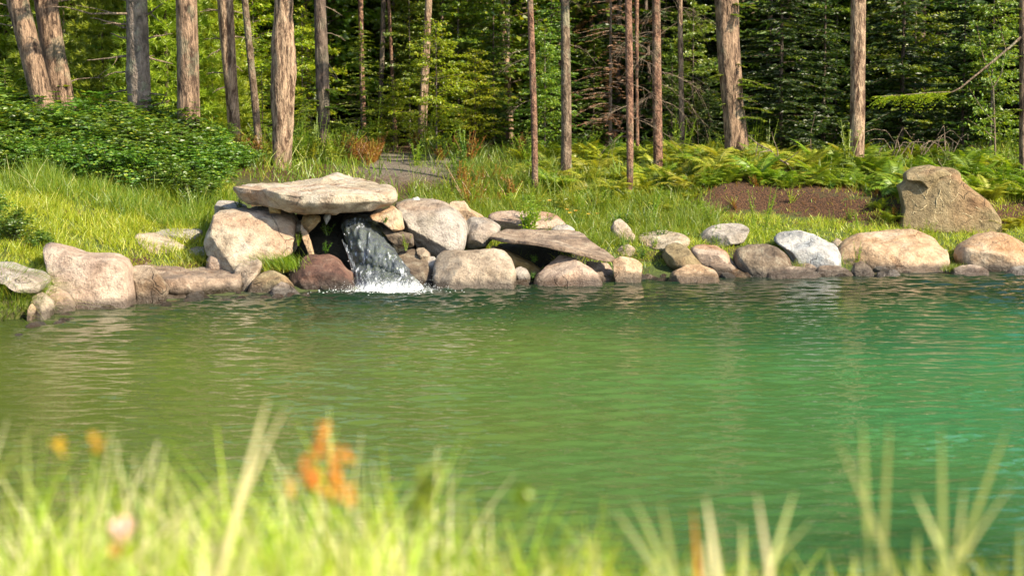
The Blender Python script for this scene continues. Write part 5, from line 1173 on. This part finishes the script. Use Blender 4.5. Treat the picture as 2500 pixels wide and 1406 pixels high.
for k, (m_, sd) in enumerate([('tan', 1), ('grey', 2), ('pink', 3), ('dark', 4)]):
    r_ = np.random.default_rng(sd); th, ph = np.meshgrid(np.linspace(0, 2 * np.pi, 14, endpoint=False), np.linspace(-1.45, 1.45, 9))
    V = np.stack([np.cos(ph) * np.cos(th) * 1.2, np.cos(ph) * np.sin(th), np.sin(ph) * .7], -1).reshape(-1, 3); V = V * (1 + .22 * fbm(V * 1.3 + sd * 9, 2))[:, None]
    i = np.arange(8)[:, None] * 14; j = np.arange(14)[None]; F = np.stack([i + j, i + (j + 1) % 14, i + 14 + (j + 1) % 14, i + 14 + j], -1).reshape(-1, 4)
    PEB.append(mk_mesh('pebble', V, F, M[m_]))
r_ = np.random.default_rng(55)
for k in range(120):
    px = r_.uniform(20, 2540); x0 = (px - 1250) / FPX * 20; Y = float(shore(x0)) + r_.uniform(.02, .55); x = (px - 1250) / FPX * Y
    if 800 < px < 1050: continue
    o = link('pebble', PEB[k % 4], loc=(x, Y, max(float(H(x, Y)), -.03) + .01)); s = r_.uniform(.025, .085) ; o.scale = (s, s, s); o.rotation_euler = (r_.uniform(-.4, .4), r_.uniform(-.4, .4), r_.uniform(0, 6))
    tag(o, 'small %s pebble by the waterline, %s' % (['tan', 'grey', 'pinkish', 'dark'][k % 4], where(px)), 'pebble', 'pebbles along the waterline')
# yellow wild flowers
m_st = M['weed']
for k, (px, py) in enumerate([(1385, 512), (1392, 520), (1406, 515), (1437, 523), (1458, 522), (1418, 533), (1342, 490)]):
    Y = 22.6 + .05 * k; p = at(px, py, Y); g = np.array([p[0] + .02, Y, float(H(p[0], Y))])
    o = empty('wild_flower', g, 'yellow flower on a thin stem behind the tilted slab, ' + ['leftmost of the cluster', 'just below the leftmost', 'third from the left', 'second from the right', 'rightmost of the cluster', 'lowest of the cluster', 'alone by the leafy plant'][k], 'flower')
    V, F = tube([[0, 0, 0], (p - g) * .5 + [.01, 0, 0], p - g], .003, 4); link('stem', mk_mesh('stem', V, F, m_st), o)
    a = np.linspace(0, 6.28, 12, endpoint=False); V, F = leafq(np.repeat([p - g], 12, 0), np.stack([np.cos(a), np.sin(a) - .3, a * 0 + .3], -1), np.array([[0, -1, 1.]]).repeat(12, 0), .026, .014)
    link('bloom', mk_mesh('bloom', V, F, M['flower_y'], False), o)
# dead wood, fallen sticks, brush
def stick(pts, r, label, name='dead_branch', mat='deadwood', forks=()):
    P = np.array([at(*p) for p in pts]); root = P[0].copy(); n = len(P)
    t = np.linspace(0, n - 1, n * 3); Q = np.stack([np.interp(t, np.arange(n), P[:, c]) for c in range(3)], -1)
    parts = [tube(Q - root, np.linspace(r, r * .3, len(Q)), 6)]
    for f in forks:
        Pf = np.array([at(*p) for p in f]); parts.append(tube(Pf - root, np.linspace(r * .5, r * .15, len(Pf)), 4))
    V, F = joinVF(parts); return tag(link(name, mk_mesh(name, V, F, M[mat]), loc=root), label, 'branch')
stick([(1955, 448, 24.6), (1942, 420, 24.6), (1925, 402, 24.7), (1900, 388, 24.8), (1882, 368, 24.9), (1850, 352, 25), (1825, 330, 25)], .016, 'bare grey dead branch curving up out of the ferns right of the massive trunk',
      forks=[[(1900, 388, 24.8), (1898, 365, 24.8), (1888, 340, 24.8), (1884, 322, 24.8)], [(1915, 396, 24.7), (1935, 382, 24.6), (1950, 370, 24.6)], [(1882, 368, 24.9), (1855, 372, 24.8), (1850, 395, 24.8)], [(1850, 352, 25), (1845, 380, 25), (1838, 400, 25)]])
stick([(1704, 541, 22.5), (1725, 528, 22.6), (1748, 514, 22.7)], .010, 'short dry stick lying on the slope above the grey rough boulder', 'stick')
stick([(2292, 395, 23.4), (2298, 403, 23.2), (2304, 412, 23.1)], .006, 'thin stub of a twig behind the top of the standing slab', 'stick')
stick([(1982, 400, 27), (1978, 330, 27), (1990, 280, 27)], .01, 'thin curved dead shoot in front of the dark hemlocks')
rr = np.random.default_rng(31)
for k in range(26):
    px = rr.uniform(2100, 2330); py = rr.uniform(350, 400); Y = rr.uniform(26, 27.3); a = rr.uniform(-1, 1); l = rr.uniform(40, 95)
    stick([(px, py + 15, Y), (px + l * .4 * a, py - l * .35, Y), (px + l * .8 * a, py - l * .5 + rr.uniform(-10, 15), Y), (px + l * 1.0 * a + rr.uniform(-15, 15), py - l * .3, Y - .1)], .007, 'tangled dead twig in the brown brush right of the solitary trunk', 'dead_twig').__setitem__('group', 'dead brush right of the solitary trunk')
# long bare limb with hanging hemlock needles, from the tree at the right edge
def hemlock_limb():
    o = TREES['v'][0]; root = np.array(o.location); pts = [(2500, 84, 25), (2470, 112, 24.9), (2430, 145, 24.8), (2390, 178, 24.7), (2345, 215, 24.6), (2325, 225, 24.5), (2270, 227, 24.4), (2210, 232, 24.3), (2150, 236, 24.2)]
    P = np.array([at(*p) for p in pts]); V, F = tube(P - root, np.linspace(.018, .004, len(P)), 6); b = link('branch', mk_mesh('branch', V, F, M['bark_young']), o)
    r_ = np.random.default_rng(6); n = 90; t = r_.uniform(5, 8, n); Q = np.stack([np.interp(t, np.arange(9), P[:, c]) for c in range(3)], -1)
    A = [[], [], []]
    for m in range(n):
        d = unit(np.array([-.7, r_.normal(0, .8), -.35 + r_.normal(0, .15)])); l = r_.uniform(.08, .26) * (1.4 if t[m] < 6.5 else .8)
        for q in np.linspace(0, 1, 9):
            for sg in (-1, 1): A[0].append(Q[m] + d * l * q - [0, 0, .15 * l * q * q]); A[1].append(d * .6 + sg * np.cross(d, [0, 0, 1]) * .9 + r_.normal(0, .15, 3)); A[2].append(r_.uniform(.03, .055))
    V, F = leafq(np.array(A[0]), np.array(A[1]), [0, 0, 1.] + r_.normal(0, .3, (len(A[0]), 3)), np.array(A[2]), .013)
    link('needles', mk_mesh('needles', V - root, F, M['beech'], False), b)
hemlock_limb()
def forked():
    base = at(2430, 392, 26.4); z = float(H(base[0], 26.4)); root = np.array([base[0], 26.4, z]); o = empty('forked_sapling', root, 'slender sapling with a forked stem before the dark wood at the right', 'sapling')
    F_ = [[(2430, 400), (2428, 300), (2425, 215)], [(2425, 215), (2410, 170), (2395, 120), (2385, 60)], [(2425, 215), (2445, 180), (2455, 120), (2440, 60)], [(2410, 170), (2440, 140)], [(2428, 300), (2400, 270), (2365, 215)], [(2429, 340), (2400, 315), (2360, 290)]]
    r_ = np.random.default_rng(2); A = []
    for k, f in enumerate(F_):
        P = np.array([at(px, py, 26.4 + .0 * k) for px, py in f]) - root; V, F = tube(P, np.linspace(.014 if k == 0 else .008, .009 if k == 0 else .003, len(P)), 6)
        link('stem' if k == 0 else 'branch', mk_mesh('stem', V, F, M['bark_young']), o)
        if k: A += [P[0] + (P[-1] - P[0]) * q + r_.normal(0, .05, 3) for q in r_.random(60)]
    A = np.array(A); V, F = leafq(A, r_.normal(0, 1, A.shape), [0, 0, 1] + r_.normal(0, .4, A.shape), .05, .03); link('foliage', mk_mesh('foliage', V, F, M['maple'], False), o)
forked()

# ------------------------------------------------------------------ near bank (out of focus)
def near_z(x, y): return float(H(x, y))
def fore_grass():
    r_ = np.random.default_rng(21)
    def fld(name, label, n, mat, fx, hmin, hmax, w, y0, y1, bend=.5):
        Y = r_.uniform(y0, y1, n); px = fx(n); X = (px - 1250) / FPX * Y; Z = H(X, Y)
        tall = np.interp(px, [0, 450, 900, 1100, 1400, 2000, 2500], [1.0, .98, 1.05, .80, .60, .46, .50])
        hh = (hmin + (hmax - hmin) * r_.random(n) ** 2.4 * 1.15) * tall
        V, F = blades_VF(np.stack([X, Y, Z - .02], -1), hh, r_.uniform(.6, 1.3, n) * w, r_, .28, bend, 4)
        tag(link(name, mk_mesh(name, V, F, M[mat], False)), label, 'grass', kind='stuff')
    allx = lambda n: r_.uniform(-300, 2800, n); rightx = lambda n: r_.uniform(1300, 2700, n)
    fld('foreground_fine_grass', 'blurred fine bright grass at the right of the near bank', 1500, 'grass_fore', rightx, .24, .46, .005, 2.4, 3.6, .6)
    leftx = lambda n: np.clip(r_.normal(560, 480, n), -300, 1500)
    fld('foreground_grass', 'blurred bright grass of the near bank', 2300, 'grass_fore', allx, .13, .36, .0065, 2.3, 3.9)
    fld('foreground_grass', 'blurred dense grass at the left of the near bank', 2700, 'grass_fore', leftx, .15, .38, .0065, 2.4, 3.8)
    fld('foreground_dry_grass', 'blurred pale dry stems of the near bank', 1500, 'straw', leftx, .15, .38, .005, 2.3, 3.6, .35)
    fld('foreground_green_grass', 'blurred darker green grass of the near bank', 1000, 'grass_dark', allx, .16, .34, .006, 2.6, 4.3)
    Y = r_.uniform(.5, 5.4, 9000); X = r_.uniform(-4, 4, 9000)
    V, F = blades_VF(np.stack([X, Y, H(X, Y) - .02], -1), r_.uniform(.04, .12, 9000), np.full(9000, .006), r_, .4, .6, 2)
    tag(link('near_turf', mk_mesh('near_turf', V, F, M['grass_dark'], False)), 'short turf on the near bank below the frame', 'grass', kind='stuff')
fore_grass()
def near_tuft(label, blades, mat='blade', Y=2.9, cat='grass tuft'):
    """blades: (tip px, tip py, low px, low py, width px)"""
    o = None
    for tx, ty, lx, ly, w, *mm in blades:
        a, b = at(lx, ly, Y), at(tx, ty, Y); d = a - b; k = (a[2] - near_z(a[0], Y)) / max(1e-3, -d[2]); g = a + d * max(0, min(k, 6)); g[2] = near_z(g[0], Y) - .01
        if o is None: o = empty('tall_grass_tuft', g, label, cat); root = g
        t = np.linspace(0, 1, 12)[:, None]; bend = np.array([1, 0, -.25]) * (b - a)[0] * .55 * RNG.uniform(-.2, 1); c = g * (1 - t) ** 2 + 2 * (a * .75 + (g + b) * .125) * t * (1 - t) + b * t ** 2 + bend * (t ** 4 - t ** 2) * .8
        ww = (w / FPX * Y * .5) * np.minimum(1, (1.01 - t) * 2.6) ** .7 * (.7 + .3 * t); sd = np.array([1, .3, .1]) * 1.0; sd = unit(sd)
        V = np.concatenate([c - sd * ww, c + sd * ww, c + np.array([0, -.0012, 0])]) - root
        i = np.arange(11); F = np.concatenate([np.stack([i, i + 24, i + 25, i + 1], -1), np.stack([i + 24, i + 12, i + 13, i + 25], -1)])
        link('blade', mk_mesh('blade', V, F, M[mm[0] if mm else mat]), o); Y += .012
M['straw2'] = leaf_mat('straw_green_blades', (.44, .46, .14), (.60, .60, .26), trans=.35)
near_tuft('two broad pale blades crossing upright left of the orange seed head', [(655, 972, 600, 1180, 19, 'straw'), (702, 990, 610, 1200, 17, 'straw'), (645, 1190, 600, 1330, 14)])
near_tuft('pale blades leaning right at the left frame edge', [(95, 1030, 5, 1160, 18), (112, 1120, 20, 1230, 16)])
near_tuft('single upright yellow green blade below the two yellow buds', [(358, 1095, 380, 1260, 15), (428, 1130, 425, 1300, 15), (325, 1160, 335, 1300, 14)])
near_tuft('slanting pale blades left of the fallen straw in the dense grass', [(575, 1150, 470, 1250, 15, 'straw'), (525, 1160, 530, 1300, 14)])
near_tuft('cluster of blades fanned out right of the leafy spike', [(1125, 1190, 1128, 1300, 15), (1200, 1225, 1140, 1300, 16), (1190, 1235, 1170, 1400, 14)])
near_tuft('long pale blade leaning right at the middle of the near bank', [(1342, 1225, 1215, 1390, 18), (1405, 1190, 1320, 1330, 14, 'grass_dark'), (1425, 1215, 1360, 1380, 14, 'grass_dark')])
near_tuft('fan of blades standing on the right part of the near bank', [(1490, 1232, 1582, 1372, 17), (1542, 1210, 1620, 1380, 17), (1612, 1222, 1640, 1370, 18), (1450, 1308, 1455, 1400, 16, 'straw2')])
near_tuft('upright blades, one of them orange, right of the fan', [(1722, 1210, 1748, 1370, 19, 'straw'), (1692, 1238, 1700, 1330, 15, 'flower_o'), (1722, 1310, 1725, 1400, 17, 'straw'), (1812, 1275, 1815, 1400, 18, 'straw2')])
near_tuft('crossing straw coloured blades at the right of the near bank', [(1848, 1202, 1872, 1350, 17, 'straw'), (1940, 1198, 1900, 1330, 18, 'straw2'), (1988, 1265, 1890, 1370, 18, 'straw2'), (1780, 1350, 1750, 1406, 16)])
near_tuft('very tall olive blades rising left in the right corner', [(2040, 1068, 2140, 1310, 17), (2105, 1022, 2112, 1180, 16), (2172, 1022, 2160, 1260, 17), (2085, 1350, 2090, 1400, 15, 'straw2')])
near_tuft('very tall blades fanned in the right corner of the near bank', [(2298, 1040, 2302, 1300, 18), (2460, 1042, 2375, 1270, 20), (2478, 1178, 2360, 1350, 18, 'straw2'), (2232, 1198, 2290, 1320, 16, 'straw2'), (2355, 1180, 2332, 1400, 16, 'straw2')])
near_tuft('short blades at the right frame edge', [(2492, 1275, 2490, 1400, 18), (2240, 1300, 2236, 1400, 24), (2480, 1370, 2380, 1390, 18, 'straw2')])
def spike(px, py, low, label, mat, leaf, name, cat, Y=2.85, n=26, ll=.016, lw=.009, seed=0, spread=.010, span=None):
    r_ = np.random.default_rng(seed); b = at(px, py, Y); a = at(low[0], low[1], Y); d = a - b; k = (a[2] - near_z(a[0], Y)) / -d[2]; g = a + d * max(0, min(k, 8)); g[2] = near_z(g[0], Y) - .01
    o = empty(name, g, label, cat); V, F = tube([g * 0, (a - g), (b - g)], [.0025, .002, .0012], 5); link('stem', mk_mesh('stem', V, F, M['weed']), o)
    t = r_.random(n) * (span or .95); P = (b - g)[None] + (a - b)[None] * t[:, None] + r_.normal(0, spread, (n, 3))
    V, F = leafq(P, r_.normal(0, 1, (n, 3)) + [0, 0, .6], r_.normal(0, 1, (n, 3)) + [0, -1, 0], r_.uniform(.7, 1.3, n) * ll, lw); link(leaf, mk_mesh(leaf, V, F, M[mat], False), o)
spike(792, 1038, (765, 1130), 'orange dock seed head, tall tip of the blurred orange plant', 'flower_o', 'seed_head', 'dock_plant', 'plant', n=70, ll=.010, lw=.007, spread=.0045, seed=1)
spike(832, 1105, (812, 1220), 'orange dock spike right of the tallest one', 'flower_o', 'seed_head', 'dock_plant', 'plant', n=90, ll=.010, lw=.008, spread=.006, seed=2)
spike(748, 1130, (775, 1200), 'orange dock spike left and lower than the tallest one', 'flower_o', 'seed_head', 'dock_plant', 'plant', n=80, ll=.010, lw=.008, spread=.006, seed=3)
spike(855, 1190, (850, 1230), 'small orange dock sprig at the far right of the orange plant', 'flower_o', 'seed_head', 'dock_plant', 'plant', n=22, ll=.009, lw=.007, spread=.003, seed=4)
spike(712, 1165, (705, 1220), 'faint small orange sprig at the far left of the orange plant', 'flower_o', 'seed_head', 'dock_plant', 'plant', n=22, ll=.008, lw=.006, spread=.003, seed=5)
spike(1055, 1148, (1010, 1290), 'light green leafy spike standing in the middle of the near bank', 'weed', 'leaves', 'leafy_spike', 'plant', n=80, ll=.018, lw=.012, spread=.008, seed=6)
spike(1282, 1200, (1275, 1240), 'small round bright green leaf cluster on a stem', 'weed', 'leaves', 'leafy_spike', 'plant', n=40, ll=.013, lw=.011, spread=.006, seed=7, span=.8)
spike(148, 1080, (140, 1110), 'left one of two yellow buds on thin stems', 'flower_y', 'bud', 'yellow_bud', 'flower', n=26, ll=.008, lw=.007, spread=.003, seed=8, span=.5)
spike(238, 1070, (232, 1110), 'right one of two yellow buds on thin stems', 'flower_y', 'bud', 'yellow_bud', 'flower', n=30, ll=.009, lw=.008, spread=.0035, seed=9, span=.6)
spike(300, 1285, (300, 1312), 'blurred pale pink flower low in the near grass', 'flower_p', 'bloom', 'pink_flower', 'flower', Y=2.6, n=50, ll=.014, lw=.010, spread=.005, seed=10, span=.4)
spike(285, 1330, (275, 1360), 'small red orange sprig under the pink flower', 'flower_o', 'bud', 'red_sprig', 'plant', Y=2.6, n=26, ll=.010, lw=.006, spread=.004, seed=11)
